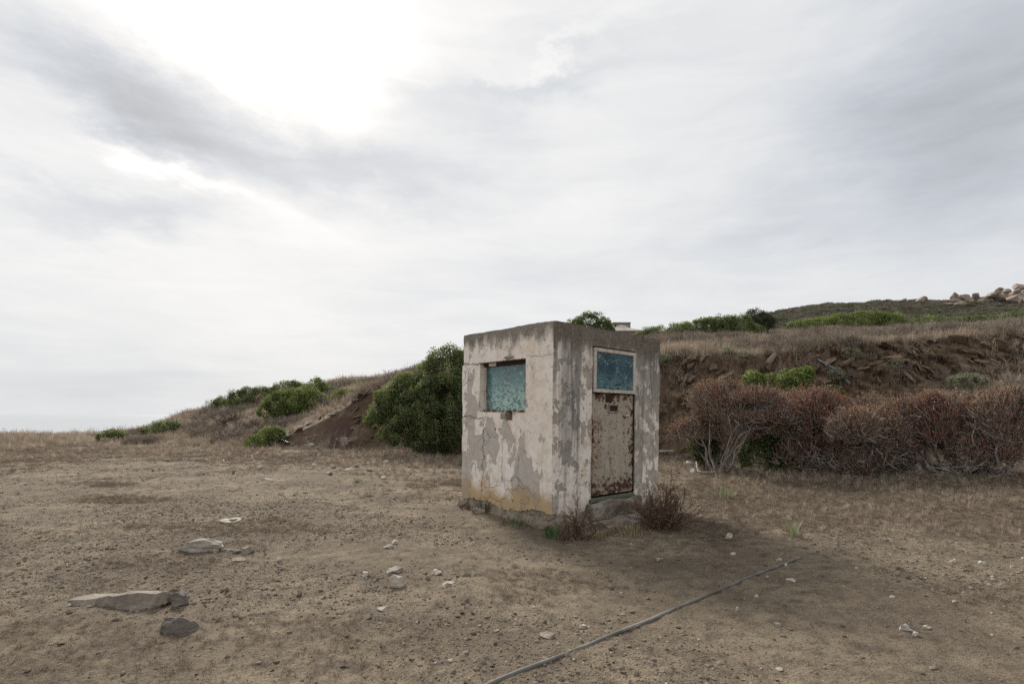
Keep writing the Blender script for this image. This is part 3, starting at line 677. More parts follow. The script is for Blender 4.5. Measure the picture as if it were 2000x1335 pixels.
def build_hut():
    root = thing('guard_hut', 'small square concrete guard hut with flaking whitewash and cracked blue-green panes', 'hut')
    root.matrix_world = Matrix.Translation(HC) @ Matrix.Rotation(HLEAN, 4, 'Y') @ Matrix.Rotation(HROT, 4, 'Z')
    V, Fq, MI = [], [], []; nv = 0
    def face(coords_u, coords_z, to3, holes, mi, flip, drop=None):
        nonlocal nv
        U, W = np.meshgrid(coords_u, coords_z); p = to3(U.ravel(), W.ravel()); p = hut_disp(p)
        nu = len(coords_u); fl = []
        for j in range(len(coords_z) - 1):
            zc = (coords_z[j] + coords_z[j + 1]) / 2
            for i in range(nu - 1):
                uc = (coords_u[i] + coords_u[i + 1]) / 2
                if any(a < uc < b and c < zc < d for a, b, c, d in holes): continue
                if drop is not None and drop(uc, zc): continue
                q = [j * nu + i, j * nu + i + 1, (j + 1) * nu + i + 1, (j + 1) * nu + i]
                fl.append([nv + k for k in (q[::-1] if flip else q)])
        V.append(p); Fq.extend(fl); MI.extend([mi] * len(fl)); nv += len(p)
    lh = [(0.519, 1.542, 1.37, 2.09), (0.79, 0.945, 1.262, 1.38), (1.150, 1.182, 1.112, 1.150)]
    rh = [(0.745, 1.705, 0.19, 2.285)]
    nb = {}
    def edge(u, s):
        return 0.055 + 0.035 * math.sin(u * 5.1 + s) + 0.05 * float(fbm(np.array([[u, s, 0]]), 4.0, 4, 97)[0])
    face(axis_coords(0, HY, 0.02, [a for h in lh for a in h[:2]]), axis_coords(0.0, HZ, 0.02, [a for h in lh for a in h[2:]]),
         lambda u, w: np.stack([u * 0, u, w], 1), lh, 0, True, lambda u, z: z < edge(u, 0.4))
    face(axis_coords(0, HX, 0.02, [a for h in rh for a in h[:2]]), axis_coords(0.0, HZ, 0.02, [a for h in rh for a in h[2:]]),
         lambda u, w: np.stack([u, u * 0, w], 1), rh, 1, False, lambda u, z: z < edge(u, 2.0) - 0.02)
    face(axis_coords(0, HY, 0.1, []), axis_coords(-0.1, HZ, 0.1, [2.07, 2.08]), lambda u, w: np.stack([u * 0 + HX, u, w], 1), [], 1, False)
    face(axis_coords(0, HX, 0.1, []), axis_coords(-0.1, HZ, 0.1, [2.07, 2.08]), lambda u, w: np.stack([u, u * 0 + HY, w], 1), [], 1, True)
    # reveals
    def quad(pts, mi):
        nonlocal nv
        V.append(np.array(pts, float)); Fq.append([nv, nv + 1, nv + 2, nv + 3]); MI.append(mi); nv += 4
    for (a, b, c, d), dep in zip(lh, (0.19, 0.13, 0.06)):
        e = -0.001
        quad([(e, a, c), (dep, a, c), (dep, a, d), (e, a, d)], 0); quad([(e, b, c), (e, b, d), (dep, b, d), (dep, b, c)], 0)
        quad([(e, a, d), (dep, a, d), (dep, b, d), (e, b, d)], 0); quad([(e, a, c), (e, b, c), (dep, b, c), (dep, a, c)], 0)
        if dep < 0.15: quad([(dep, a, c), (dep, b, c), (dep, b, d), (dep, a, d)], 2)
    for (a, b, c, d) in rh:
        dep, e = 0.16, -0.001
        quad([(a, e, c), (a, e, d), (a, dep, d), (a, dep, c)], 1); quad([(b, e, c), (b, dep, c), (b, dep, d), (b, e, d)], 1)
        quad([(a, e, d), (b, e, d), (b, dep, d), (a, dep, d)], 1); quad([(a, e, c), (a, dep, c), (b, dep, c), (b, e, c)], 1)
    me = mesh_np('wall', np.concatenate(V), np.array(Fq), False)
    for k in ('limewash_window_side', 'limewash_door_side', 'dark_inside'): me.materials.append(MATS[k])
    me.polygons.foreach_set('material_index', np.array(MI, np.int32)); me.update()
    ob('wall', me, None, root)
    # roof slab: cambered top sheet meeting the wall heads, plus a ceiling slab below
    cx, cy = axis_coords(0, HX, 0.03, []), axis_coords(0, HY, 0.03, [])
    U, W = np.meshgrid(cx, cy); p = np.stack([U.ravel(), W.ravel(), np.full(U.size, HZ)], 1); q = hut_disp(p)
    dmin = np.minimum(np.minimum(p[:, 0], HX - p[:, 0]), np.minimum(p[:, 1], HY - p[:, 1]))
    q[:, 2] += 0.02 * np.clip(dmin / 0.4, 0, 1) + 0.006 * fbm(p, 6, 3, 99) * np.clip(dmin / 0.05, 0, 1)
    nu = len(cx); i = np.arange(len(cy) - 1)[:, None] * nu; j = np.arange(nu - 1)[None, :]
    f = np.stack([i + j, i + j + 1, i + nu + j + 1, i + nu + j], -1).reshape(-1, 4)
    ob('roof_slab', mesh_np('roof_slab', q, f, False), 'rubble', root)
    box('ceiling', (0.05, HX - 0.05, 0.05, HY - 0.06, HZ - 0.16, HZ - 0.08), 'dark_inside', root, 0)
    # rubble footing showing under the lost plaster
    ring = []
    for (ax, ay, bx, by) in ((0, HY, 0, 0), (0, 0, HX, 0), (HX, 0, HX, HY), (HX, HY, 0, HY)):
        L = math.hypot(bx - ax, by - ay); k = int(L / 0.03)
        ring += [(ax + (bx - ax) * t / k, ay + (by - ay) * t / k) for t in range(k)]
    ring = np.array(ring); zz = np.linspace(-0.45, 0.20, 22); n = len(ring); vv = []
    cen = np.array([HX / 2, HY / 2])
    for zq in zz:
        p = np.concatenate([ring, np.full((n, 1), zq)], 1)
        out = np.sign(ring - cen) * (np.abs(np.abs(ring - cen) - cen) < 1e-6)
        dsp = -0.022 + (0.10 * np.clip(-zq + 0.02, 0, 0.2) / 0.2) + 0.055 * np.abs(fbm(p, 5.0, 4, 101)) + 0.02 * fbm(p, 16, 3, 105)
        dsp = np.where(zq > 0.06, np.minimum(dsp, -0.014), dsp)
        p[:, :2] += out * dsp[:, None]; vv.append(p)
    i = np.arange(len(zz) - 1)[:, None] * n; j = np.arange(n)[None, :]; jn = (j + 1) % n
    f = np.stack([i + j, i + jn, i + n + jn, i + n + j], -1).reshape(-1, 4)
    ob('rubble_footing', mesh_np('rubble_footing', np.concatenate(vv), f, False), 'rubble', root)
    # ---------------- window in the pale side (x = depth into the wall)
    win = ob('window', None, None, root); win.empty_display_size = 0.1
    win['label'] = 'unglazed-edge window with shattered green pane in the pale side'
    a, b, c, d = lh[0]
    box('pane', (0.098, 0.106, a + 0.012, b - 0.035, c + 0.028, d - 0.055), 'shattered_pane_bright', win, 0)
    box('frame_bar', (0.070, 0.125, a + 0.003, b - 0.003, d - 0.062, d - 0.003), 'rust_dark', win, 0.004)
    box('frame_bar', (0.072, 0.123, a + 0.004, b - 0.004, c + 0.003, c + 0.030), 'rusted_plate', win, 0.003)
    box('frame_bar', (0.075, 0.120, b - 0.040, b - 0.004, c + 0.031, d - 0.063), 'frame_paint', win, 0.004)
    box('frame_bar', (0.075, 0.120, a + 0.004, a + 0.014, c + 0.031, d - 0.063), 'frame_paint', win, 0.002)
    box('paint_remnant', (0.064, 0.070, b - 0.30, b - 0.14, d - 0.056, d - 0.012), 'frame_paint', win, 0.002, 0.006, 3)
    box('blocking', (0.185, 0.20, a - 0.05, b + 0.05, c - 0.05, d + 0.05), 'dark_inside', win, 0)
    # broken plaster lip above the window, cement patch beside the notch
    lip = rock_np(31, (0.05, 0.22, 0.06), 2, 3, 0.2)
    o = ob('plaster_lip', mesh_np('plaster_lip', lip[0], lip[1]), 'concrete', root); o.location = (0.002, 0.88, 2.13)
    box('brick', (0.03, 0.13, 0.80, 0.935, 1.275, 1.30), 'brick_red', root, 0.004, 0.004, 2)
    box('mortar_pad', (-0.006, 0.05, 0.945, 1.05, 1.27, 1.362), 'concrete', root, 0.012, 0.006, 5)
    # ---------------- door: sheet-steel leaf below, glazed steel sash above
    door = ob('door', None, None, root)
    door['label'] = 'rusty grey steel door with a shattered blue pane above'
    dx0, dx1 = 0.765, 1.697
    box('panel', (dx0, dx1, 0.030, 0.060, 0.225, 1.640), 'door_paint', door, 0.005)
    box('rusty_strip', (dx0 + 0.012, dx0 + 0.218, 0.018, 0.0299, 0.615, 1.335), 'rusted_plate', door, 0.003)
    kp = box('kick_plate', (dx0 + 0.02, dx1 - 0.03, 0.015, 0.0298, 0.262, 0.46), 'rusted_plate', door, 0.003)
    sl = ob('peep_slot', None, None, door)
    for bx in ((1.115, 1.325, 1.475, 1.495), (1.115, 1.325, 1.378, 1.396), (1.115, 1.135, 1.396, 1.475), (1.305, 1.325, 1.396, 1.475)):
        box('slot_edge', (bx[0], bx[1], 0.010, 0.0297, bx[2], bx[3]), 'rusted_plate', sl, 0.003)
    box('slot_dark', (1.135, 1.305, 0.024, 0.0296, 1.396, 1.475), 'rust_dark', sl, 0)
    box('latch', (1.50, 1.60, 0.008, 0.0297, 1.325, 1.350), 'frame_paint', door, 0.004)
    box('lock_plate', (1.06, 1.20, 0.022, 0.0295, 1.52, 1.63), 'rust_dark', door, 0.004)
    box('hinge', (0.748, 0.7645, 0.005, 0.05, 1.86, 1.98), 'rust_dark', door, 0.003)
    box('hinge', (0.748, 0.7645, 0.005, 0.05, 0.40, 0.52), 'rust_dark', door, 0.003)
    # sash, hung a touch askew and standing a little proud
    sash = ob('sash', None, None, door)
    sx0, sx1, sz0, sz1, w = 0.772, 1.694, 1.652, 2.262, 0.050
    fw = (-0.022, 0.022)
    box('frame_bar', (sx0, sx1, *fw, sz1 - w, sz1), 'frame_paint', sash, 0.006)
    box('frame_bar', (sx0, sx1, *fw, sz0, sz0 + w), 'frame_paint', sash, 0.006)
    box('frame_bar', (sx0, sx0 + w, fw[0] + .002, fw[1] - .002, sz0 + w, sz1 - w), 'frame_paint', sash, 0.005)
    box('frame_bar', (sx1 - w, sx1, fw[0] + .002, fw[1] - .002, sz0 + w, sz1 - w), 'frame_paint', sash, 0.005)
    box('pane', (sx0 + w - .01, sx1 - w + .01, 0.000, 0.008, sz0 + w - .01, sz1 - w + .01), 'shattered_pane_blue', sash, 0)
    box('gasket', (sx0 + w - .004, sx1 - w + .004, -0.016, -0.0125, sz0 + w - .004, sz0 + w + 0.008), 'rust_dark', sash, 0)
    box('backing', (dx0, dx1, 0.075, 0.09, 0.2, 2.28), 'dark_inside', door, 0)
    # rusty door frame lining the opening
    df = ob('door_frame', None, None, root)
    box('frame_bar', (0.7465, 0.7635, 0.012, 0.07, 0.195, 2.282), 'rust_dark', df, 0.003)
    box('frame_bar', (1.6985, 1.7035, 0.012, 0.07, 0.195, 2.282), 'rust_dark', df, 0.001)
    box('frame_bar', (0.764, 1.698, 0.004, 0.07, 2.266, 2.283), 'rust_dark', df, 0.002)
    box('threshold', (0.70, 1.66, -0.045, 0.15, 0.155, 0.198), 'old_green_wood', root, 0.006, 0.004, 8)
    # concrete doorsteps, worn
    for nm_, b6, sd in (('doorstep', (0.66, 1.80, -0.11, 0.02, -0.25, 0.150), 3), ('doorstep', (0.62, 1.80, -0.44, -0.10, -0.45, -0.070), 9)):
        x0, x1, y0, y1, z0, z1 = b6
        cu, cv, cw = np.linspace(0, 1, 30), np.linspace(0, 1, 12), np.linspace(0, 1, 10)
        vv, ff, nvv = [], [], 0
        def sheet(A, Bq, fn):
            nonlocal nvv
            U, W = np.meshgrid(A, Bq); p = fn(U.ravel(), W.ravel()); nu = len(A)
            i = np.arange(len(Bq) - 1)[:, None] * nu; j = np.arange(nu - 1)[None, :]
            ff.append(np.stack([i + j, i + j + 1, i + nu + j + 1, i + nu + j], -1).reshape(-1, 4) + nvv); vv.append(p); nvv += len(p)
        L = lambda a, b, t: a + (b - a) * t
        sheet(cu, cv, lambda u, w: np.stack([L(x0, x1, u), L(y0, y1, w), u * 0 + z1], 1))
        sheet(cu, cw, lambda u, w: np.stack([L(x0, x1, u), u * 0 + y0, L(z0, z1, w)], 1))
        sheet(cv, cw, lambda u, w: np.stack([u * 0 + x1, L(y0, y1, u), L(z0, z1, w)], 1))
        sheet(cv, cw, lambda u, w: np.stack([u * 0 + x0, L(y1, y0, u), L(z0, z1, w)], 1))
        p = np.concatenate(vv)
        c0 = np.array([(x0 + x1) / 2, (y0 + y1) / 2 + 0.1, (z0 + z1) / 2])
        n3 = np.stack([fbm(p, 4.5, 4, sd), fbm(p + 7, 4.5, 4, sd + 1), fbm(p + 3, 4.5, 4, sd + 2)], 1)
        p = p + n3 * np.array([0.05, 0.09, 0.055])
        e = np.clip(1 - np.minimum(z1 - p[:, 2], 0.06) / 0.06, 0, 1) * np.clip(1 - (p[:, 1] - y0) / 0.06, 0, 1)
        p[:, 2] -= e * 0.03; p[:, 1] += e * 0.02
        ob(nm_, mesh_np(nm_, p, np.concatenate(ff), False), 'step_stone', root)
    return root
build_hut()

# ------------------------------------------------------------------ vegetation materials
def mat_leaf(name, c1, c2, c3, trans=0.3, rough=0.6, spec=0.22):
    """leaf colour from a per-leaf tone (random; crowns add painted top light), thin-leaf translucency"""
    m, nt, b = newmat(name, rough, spec)
    a = nd(nt, 'ShaderNodeAttribute', {'attribute_name': 'tone_val'})
    n = nd(nt, 'ShaderNodeValToRGB', None, Fac=a.outputs['Fac'])
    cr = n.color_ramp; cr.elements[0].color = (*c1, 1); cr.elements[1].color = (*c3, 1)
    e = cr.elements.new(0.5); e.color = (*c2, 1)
    nt.links.new(n.outputs[0], b.inputs['Base Color'])
    if trans:
        t = nd(nt, 'ShaderNodeBsdfTranslucent', None, Color=mixc(nt, 1.0, n.outputs[0], (1.25, 1.3, 0.8), 'MULTIPLY'))
        mx = nd(nt, 'ShaderNodeMixShader', None, Fac=trans, i1=b.outputs[0], i2=t.outputs[0])
        nt.links.new(mx.outputs[0], nt.nodes['Material Output'].inputs[0])
mat_leaf('leaf_mastic', (0.045, 0.060, 0.026), (0.132, 0.160, 0.064), (0.31, 0.345, 0.16))
mat_leaf('leaf_bright', (0.066, 0.088, 0.028), (0.150, 0.188, 0.058), (0.29, 0.325, 0.125))
mat_leaf('leaf_far', (0.07, 0.10, 0.035), (0.12, 0.16, 0.055), (0.19, 0.23, 0.09), 0.2)
mat_leaf('leaf_dusky', (0.040, 0.046, 0.026), (0.070, 0.078, 0.044), (0.110, 0.118, 0.070), 0.15)
mat_leaf('leaf_deep', (0.034, 0.044, 0.018), (0.066, 0.082, 0.032), (0.135, 0.155, 0.062), 0.25)
mat_leaf('leaf_sage', (0.16, 0.17, 0.12), (0.25, 0.26, 0.18), (0.34, 0.34, 0.24), 0.2)
mat_leaf('tip_russet', (0.145, 0.090, 0.066), (0.255, 0.165, 0.120), (0.41, 0.29, 0.215), 0.2, 0.8, 0.1)
mat_leaf('tip_crimson', (0.17, 0.070, 0.060), (0.26, 0.108, 0.090), (0.36, 0.20, 0.155), 0.25, 0.7, 0.1)
mat_leaf('twig_grey', (0.15, 0.122, 0.108), (0.27, 0.23, 0.205), (0.50, 0.455, 0.42), 0.0, 0.9, 0.1)
mat_leaf('twig_dark', (0.075, 0.056, 0.048), (0.125, 0.095, 0.08), (0.19, 0.15, 0.13), 0.0, 0.9, 0.1)
mat_leaf('twig_red', (0.085, 0.056, 0.042), (0.145, 0.095, 0.070), (0.23, 0.16, 0.118), 0.1, 0.85, 0.1)
mat_leaf('grass_straw', (0.20, 0.15, 0.10), (0.30, 0.235, 0.16), (0.44, 0.36, 0.26), 0.25, 0.9, 0.05)

def mat_grass(name, stops):
    m, nt, b = newmat(name, 0.95, 0.05)
    oi = nt.nodes.new('ShaderNodeObjectInfo')
    n = nd(nt, 'ShaderNodeValToRGB', None, Fac=oi.outputs['Random'])
    cr = n.color_ramp
    cr.elements[0].color = (*stops[0], 1); cr.elements[1].color = (*stops[-1], 1)
    for i, c in enumerate(stops[1:-1]):
        e = cr.elements.new((i + 1) / (len(stops) - 1)); e.color = (*c, 1)
    nt.links.new(n.outputs[0], b.inputs['Base Color'])
    t = nd(nt, 'ShaderNodeBsdfTranslucent', None, Color=n.outputs[0])
    mx = nd(nt, 'ShaderNodeMixShader', None, Fac=0.25, i1=b.outputs[0], i2=t.outputs[0])
    nt.links.new(mx.outputs[0], nt.nodes['Material Output'].inputs[0])
mat_grass('dry_grass', [(0.20, 0.155, 0.12), (0.30, 0.24, 0.185), (0.38, 0.31, 0.24), (0.52, 0.44, 0.34)])
mat_grass('dry_litter', [(0.12, 0.094, 0.07), (0.17, 0.135, 0.10), (0.23, 0.185, 0.14), (0.36, 0.30, 0.23)])
mat_grass('heath', [(0.075, 0.088, 0.042), (0.19, 0.152, 0.14), (0.10, 0.12, 0.058), (0.21, 0.17, 0.155), (0.12, 0.138, 0.07), (0.25, 0.215, 0.205)])
mat_grass('scrub_twig', [(0.20, 0.16, 0.135), (0.30, 0.25, 0.215), (0.38, 0.32, 0.265), (0.27, 0.23, 0.165), (0.46, 0.41, 0.36)])
mat_grass('pebble', [(0.10, 0.083, 0.068), (0.17, 0.14, 0.112), (0.22, 0.182, 0.142), (0.27, 0.222, 0.172), (0.19, 0.163, 0.135), (0.24, 0.20, 0.155), (0.46, 0.41, 0.35)])

# ------------------------------------------------------------------ foliage builders
def leaf_cloud(c, nrm, size, rng, aspect=0.45, tilt=0.75):
    """diamond leaves, two triangles each, lightly folded; returns verts, tris, per-vertex random"""
    n = len(c); up = rng.normal(size=(n, 3))
    N = nrm + tilt * rng.normal(size=(n, 3)); N /= np.linalg.norm(N, axis=1, keepdims=True) + 1e-9
    a = np.cross(N, up); a /= np.linalg.norm(a, axis=1, keepdims=True) + 1e-9
    b = np.cross(N, a)
    L = (size * rng.uniform(0.65, 1.3, n))[:, None]
    v = np.stack([c - a * L * 0.5, c + b * L * aspect * 0.5 + N * L * 0.06, c + a * L * 0.5, c - b * L * aspect * 0.5 + N * L * 0.06], 1).reshape(-1, 3)
    i = (np.arange(n) * 4)[:, None]
    f = np.concatenate([i + [[0, 1, 2]], i + [[0, 2, 3]]])
    return v, f

def sph(n, rng, up=0.0):
    d = rng.normal(size=(n, 3)); d /= np.linalg.norm(d, axis=1, keepdims=True)
    d[:, 2] = d[:, 2] + up; d /= np.linalg.norm(d, axis=1, keepdims=True)
    return d

def crown_np(lobes, seed, clump=0.28, leaf=0.075, per_clump=70, cover=1.0):
    """lobes: (centre, radii); clumps sit on each lobe's skin, leaves on each clump"""
    rng = np.random.default_rng(seed); C, N, T = [], [], []
    for c, r in lobes:
        c = np.asarray(c, float); r = np.asarray(r, float)
        area = 4 * math.pi * ((r[0] * r[1]) ** 1.6 / 3 + (r[0] * r[2]) ** 1.6 / 3 + (r[1] * r[2]) ** 1.6 / 3) ** (1 / 1.6)
        k = max(6, int(cover * area / (clump * clump * 1.7)))
        d = sph(k, rng, 0.15); keep = d[:, 2] > -0.75; d = d[keep]
        bumpy = 1 + 0.20 * fbm(d * 2.3 + c, 1.0, 2, seed) + rng.uniform(-0.10, 0.06, len(d))
        cc = c + d * r * bumpy[:, None]
        nn = d / r; nn /= np.linalg.norm(nn, axis=1, keepdims=True)
        cr = clump * rng.uniform(0.6, 1.35, len(d))
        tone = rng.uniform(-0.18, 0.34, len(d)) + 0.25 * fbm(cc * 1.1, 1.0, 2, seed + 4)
        # drop clumps deep inside another lobe
        inside = np.zeros(len(d), bool)
        for c2, r2 in lobes:
            if np.allclose(c2, c): continue
            inside |= (((cc - np.asarray(c2)) / np.asarray(r2)) ** 2).sum(1) < 0.55
        cc, nn, cr, tone = cc[~inside], nn[~inside], cr[~inside], tone[~inside]
        m = len(cc)
        if not m: continue
        d2 = sph(m * per_clump, rng); rep = np.repeat(np.arange(m), per_clump)
        flip = (d2 * nn[rep]).sum(1) < -0.25
        d2[flip] *= -1
        rad = cr[rep] * rng.uniform(0.55, 1.05, len(rep))
        C.append(cc[rep] + d2 * rad[:, None]); N.append(d2 + 0.4 * np.array([0, 0, 1.0]))
        T.append(np.clip(tone[rep] + 0.30 * rng.random(len(rep)) + 0.38 * (rad / cr[rep] - 0.55) * (0.5 + 0.5 * d2[:, 2]) * 2, 0, 1))  # light painted into the tone: paler towards each clump's outer, upper side
    C, N, T = np.concatenate(C), np.concatenate(N), np.concatenate(T)
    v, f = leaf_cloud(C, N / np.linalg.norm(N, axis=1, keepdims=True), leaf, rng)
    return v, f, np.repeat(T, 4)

def branch_np(base, tips, rng, r0=0.05, n=4, sag=0.25):
    segs = []
    for t in tips:
        p = np.array(base, float) + rng.normal(size=3) * [0.06, 0.06, 0]; t = np.asarray(t, float); q0 = p; K = 5
        for k in range(1, K + 1):
            s = k / K; q = p + (t - p) * s; q = q + rng.normal(size=3) * 0.05 * np.linalg.norm(t - p) * (0 if k == K else 1) * 0.6
            q[2] += sag * 0.15 * math.sin(math.pi * s)
            segs.append([*q0, *q, r0 * (1 - 0.8 * (k - 1) / K), r0 * (1 - 0.8 * k / K)]); q0 = q
    return tubes(segs, n)

def shrub(label, lobes_px, Y, mat='leaf_mastic', clump=0.28, leaf=0.08, per_clump=60, cover=1.0, group=None, seed=1, name='green_shrub', dY=0.6, base=None, cat='shrub', snap=True, tight=1.0):
    """lobes_px: (px, py, rx px, ry px[, depth offset]) of the rounded masses of one shrub standing Y metres away"""
    lobes = []; k = 1.0 / F
    if snap:                                  # stand it where its foot meets the slope
        lb = max(lobes_px, key=lambda q: q[1] + q[3]); g = ground_at(lb[0], lb[1] + lb[3] * 0.8, 10, 60)
        if 0.6 * Y < g.y < 1.25 * Y: Y = g.y
    for lb in lobes_px:
        px, py, rx, ry = lb[:4]; dy = lb[4] if len(lb) > 4 else 0.0
        YY = Y + dy; c = ((px - CX) * k * YY, YY, CAMZ - (py - CY) * k * YY)
        lobes.append((np.array(c), np.array([rx * k * YY, max(rx, ry) * k * YY * dY, ry * k * YY])))
    if tight != 1.0: lobes = [(c, r * tight) for c, r in lobes]
    L = np.array([l[0] for l in lobes]); bx, by = L[:, 0].mean(), L[:, 1].mean()
    if base is not None: bx, by = (base - CX) * k * Y, Y
    bz = ground_z(bx, by)
    root = thing(name, label, cat, (bx, by, bz), 0, group)
    o0 = np.array([bx, by, bz])
    v, f, t = crown_np([(c - o0, r) for c, r in lobes], seed, clump, leaf, per_clump, cover)
    cr = ob('crown', mesh_np('crown', v, f, False, {'tone_val': t}), mat, root); cr['kind'] = 'stuff'
    rng = np.random.default_rng(seed + 5)
    tips = [c - o0 + rng.normal(size=3) * r * 0.25 for c, r in lobes for _ in range(3)]
    v, f = branch_np((0, 0, -0.1), tips, rng, 0.05 * max(0.5, min(1.5, Y / 25)))
    o = ob('trunk', mesh_np('trunk', v, f, False, {'tone_val': rng.random(len(v))}), 'twig_dark', root); o['kind'] = 'stuff'
    return root

# ---- the big evergreen bush at the hut's left, hugging the bank
shrub('tall dark evergreen bush massed against the left wall of the hut',
      [(880, 722, 44, 40), (930, 728, 50, 46, .4), (842, 738, 34, 30), (800, 764, 38, 30), (862, 776, 52, 42, -.5), (770, 795, 42, 38, -.2), (905, 800, 50, 60, .0),
       (818, 812, 50, 44, -.7), (745, 828, 30, 34, .2), (872, 832, 44, 42, -.6), (785, 845, 34, 28, -.6), (830, 856, 36, 26, -.6), (885, 862, 40, 20, -.3), (950, 790, 60, 90, .5)],
      16.6, 'leaf_mastic', 0.24, 0.078, 150, 1.35, seed=3, name='evergreen_bush', base=850, cat='bush', snap=False, tight=0.86)
# ---- behind the hut
shrub('round green tree top showing above the hut roof', [(1152, 642, 34, 24), (1125, 650, 24, 20), (1175, 652, 22, 20), (1150, 668, 45, 22)], 22.0, 'leaf_mastic', 0.2, 0.085, 90, 1.4, seed=5, name='green_tree', cat='tree', snap=False)
# ---- shrubs on the left-hand mound
G1 = 'green shrubs on the left mound'
shrub('small dark green shrub at the far left end of the skyline', [(216, 852, 20, 9), (228, 853, 12, 7)], 30, 'leaf_mastic', 0.2, 0.085, 80, 1.5, G1, 11)
shrub('low dark green shrub at the left foot of the mound', [(300, 840, 16, 9), (325, 836, 22, 9), (290, 848, 10, 6)], 32, 'leaf_mastic', 0.25, 0.085, 90, 1.5, G1, 12)
shrub('flat-topped dark shrub lowest on the mound skyline', [(420, 795, 16, 8), (440, 789, 18, 9), (432, 797, 16, 7)], 33, 'leaf_mastic', 0.25, 0.085, 100, 1.5, G1, 13)
shrub('rounded double-lobed dark shrub on the mound skyline', [(470, 778, 18, 13), (489, 773, 18, 13), (510, 770, 13, 10), (482, 790, 18, 9), (460, 786, 10, 9)], 33, 'leaf_mastic', 0.26, 0.085, 100, 1.5, G1, 14)
shrub('domed green shrub at the crest left of the tallest one', [(562, 762, 22, 14), (580, 764, 14, 12), (545, 770, 14, 8)], 34, 'leaf_mastic', 0.26, 0.085, 100, 1.5, G1, 15)
shrub('tallest light green shrub on the crest of the mound', [(615, 757, 19, 13), (635, 768, 22, 13), (600, 772, 18, 12), (650, 775, 14, 9)], 31, 'leaf_bright', 0.26, 0.085, 100, 1.5, G1, 16)
shrub('broad bright green shrub spread over the mound face', [(545, 790, 26, 19), (575, 784, 28, 18), (605, 785, 26, 16), (530, 802, 22, 13), (565, 804, 28, 13), (598, 800, 20, 12), (622, 788, 16, 14)], 27.5, 'leaf_bright', 0.25, 0.085, 110, 1.5, G1, 17)
shrub('low light green shrub right above the earth cut', [(665, 775, 18, 7), (682, 770, 14, 6)], 27, 'leaf_bright', 0.22, 0.08, 80, 1.4, G1, 18)
shrub('yellow-green shrub at the left foot of the bare earth cut', [(522, 856, 24, 14), (500, 864, 14, 9), (538, 850, 14, 11), (512, 868, 18, 7)], 20.0, 'leaf_bright', 0.19, 0.07, 110, 1.5, G1, 19)
shrub('thin dark upright bush between two green shrubs on the crest', [(534, 764, 5, 8), (536, 772, 6, 8)], 31, 'leaf_dusky', 0.15, 0.08, 40, 1.2, None, 20, 'dark_bush', 0.8, cat='bush')
shrub('dull green tuft on the crest just left of the big bush', [(705, 752, 14, 5), (722, 750, 12, 5), (690, 756, 10, 4)], 29, 'leaf_far', 0.2, 0.08, 30, 0.8, G1, 21)
# ---- shrubs on the right-hand slope
G2 = 'green shrubs along the top of the right bank'
shrub('wide low green shrub on the crest right of the hut roof', [(1300, 655, 40, 10), (1340, 650, 36, 13), (1375, 645, 34, 15), (1410, 642, 36, 17), (1440, 640, 30, 18), (1365, 657, 40, 10), (1420, 656, 38, 11), (1460, 650, 24, 14), (1270, 661, 30, 8)], 26, 'leaf_mastic', 0.26, 0.08, 120, 1.6, G2, 22, snap=False)
shrub('round dark olive bush standing on the skyline', [(1478, 622, 20, 12), (1492, 626, 14, 11), (1464, 628, 12, 9), (1480, 633, 20, 8)], 27, 'leaf_dusky', 0.22, 0.08, 80, 1.6, None, 23, 'olive_bush', 0.8, cat='bush', snap=False)
shrub('grey-brown shrub in front of the round dark bush', [(1500, 638, 16, 8), (1520, 640, 14, 7), (1485, 643, 14, 6)], 27, 'leaf_dusky', 0.22, 0.08, 30, 0.9, None, 24, 'dusky_shrub')
shrub('long light green shrub in front of the far hill', [(1570, 640, 30, 9), (1605, 636, 28, 11), (1640, 634, 30, 12), (1690, 628, 36, 14), (1725, 630, 32, 13), (1755, 637, 24, 10), (1660, 643, 36, 9), (1550, 646, 20, 6)], 29, 'leaf_bright', 0.28, 0.085, 100, 1.5, G2, 25)
shrub('dark green shrub band behind the dry grass at the right', [(1810, 632, 30, 6), (1860, 634, 32, 6), (1905, 630, 34, 7), (1950, 628, 36, 8), (2000, 624, 40, 10)], 36, 'leaf_mastic', 0.33, 0.10, 80, 1.4, G2, 26)
shrub('fresh bright green shrub above the red bushes', [(1520, 745, 14, 13), (1540, 742, 16, 14), (1562, 742, 17, 15), (1572, 735, 9, 11), (1545, 752, 26, 10)], 14.1, 'leaf_bright', 0.15, 0.075, 75, 1.4, None, 27, dY=0.9, snap=False)
shrub('small fresh green shrub half hidden behind the red bush', [(1470, 740, 11, 9), (1490, 744, 12, 9), (1480, 752, 16, 9)], 14.4, 'leaf_bright', 0.14, 0.075, 65, 1.3, None, 28, dY=0.9, snap=False)
shrub('deep green shrub growing under the red bushes', [(1560, 800, 44, 34, .2), (1530, 850, 50, 45), (1590, 850, 44, 50, .2), (1500, 890, 42, 34, -.1), (1480, 905, 34, 26, -.4), (1545, 905, 48, 28, -.1), (1620, 800, 30, 36, .1)], 12.9, 'leaf_deep', 0.2, 0.075, 75, 1.3, None, 29, snap=False)
shrub('small dark green shrub left of the pale branching trunk', [(1375, 875, 20, 16), (1388, 892, 22, 16), (1362, 868, 12, 10)], 12.9, 'leaf_deep', 0.15, 0.065, 65, 1.4, None, 30, dY=0.9, snap=False)

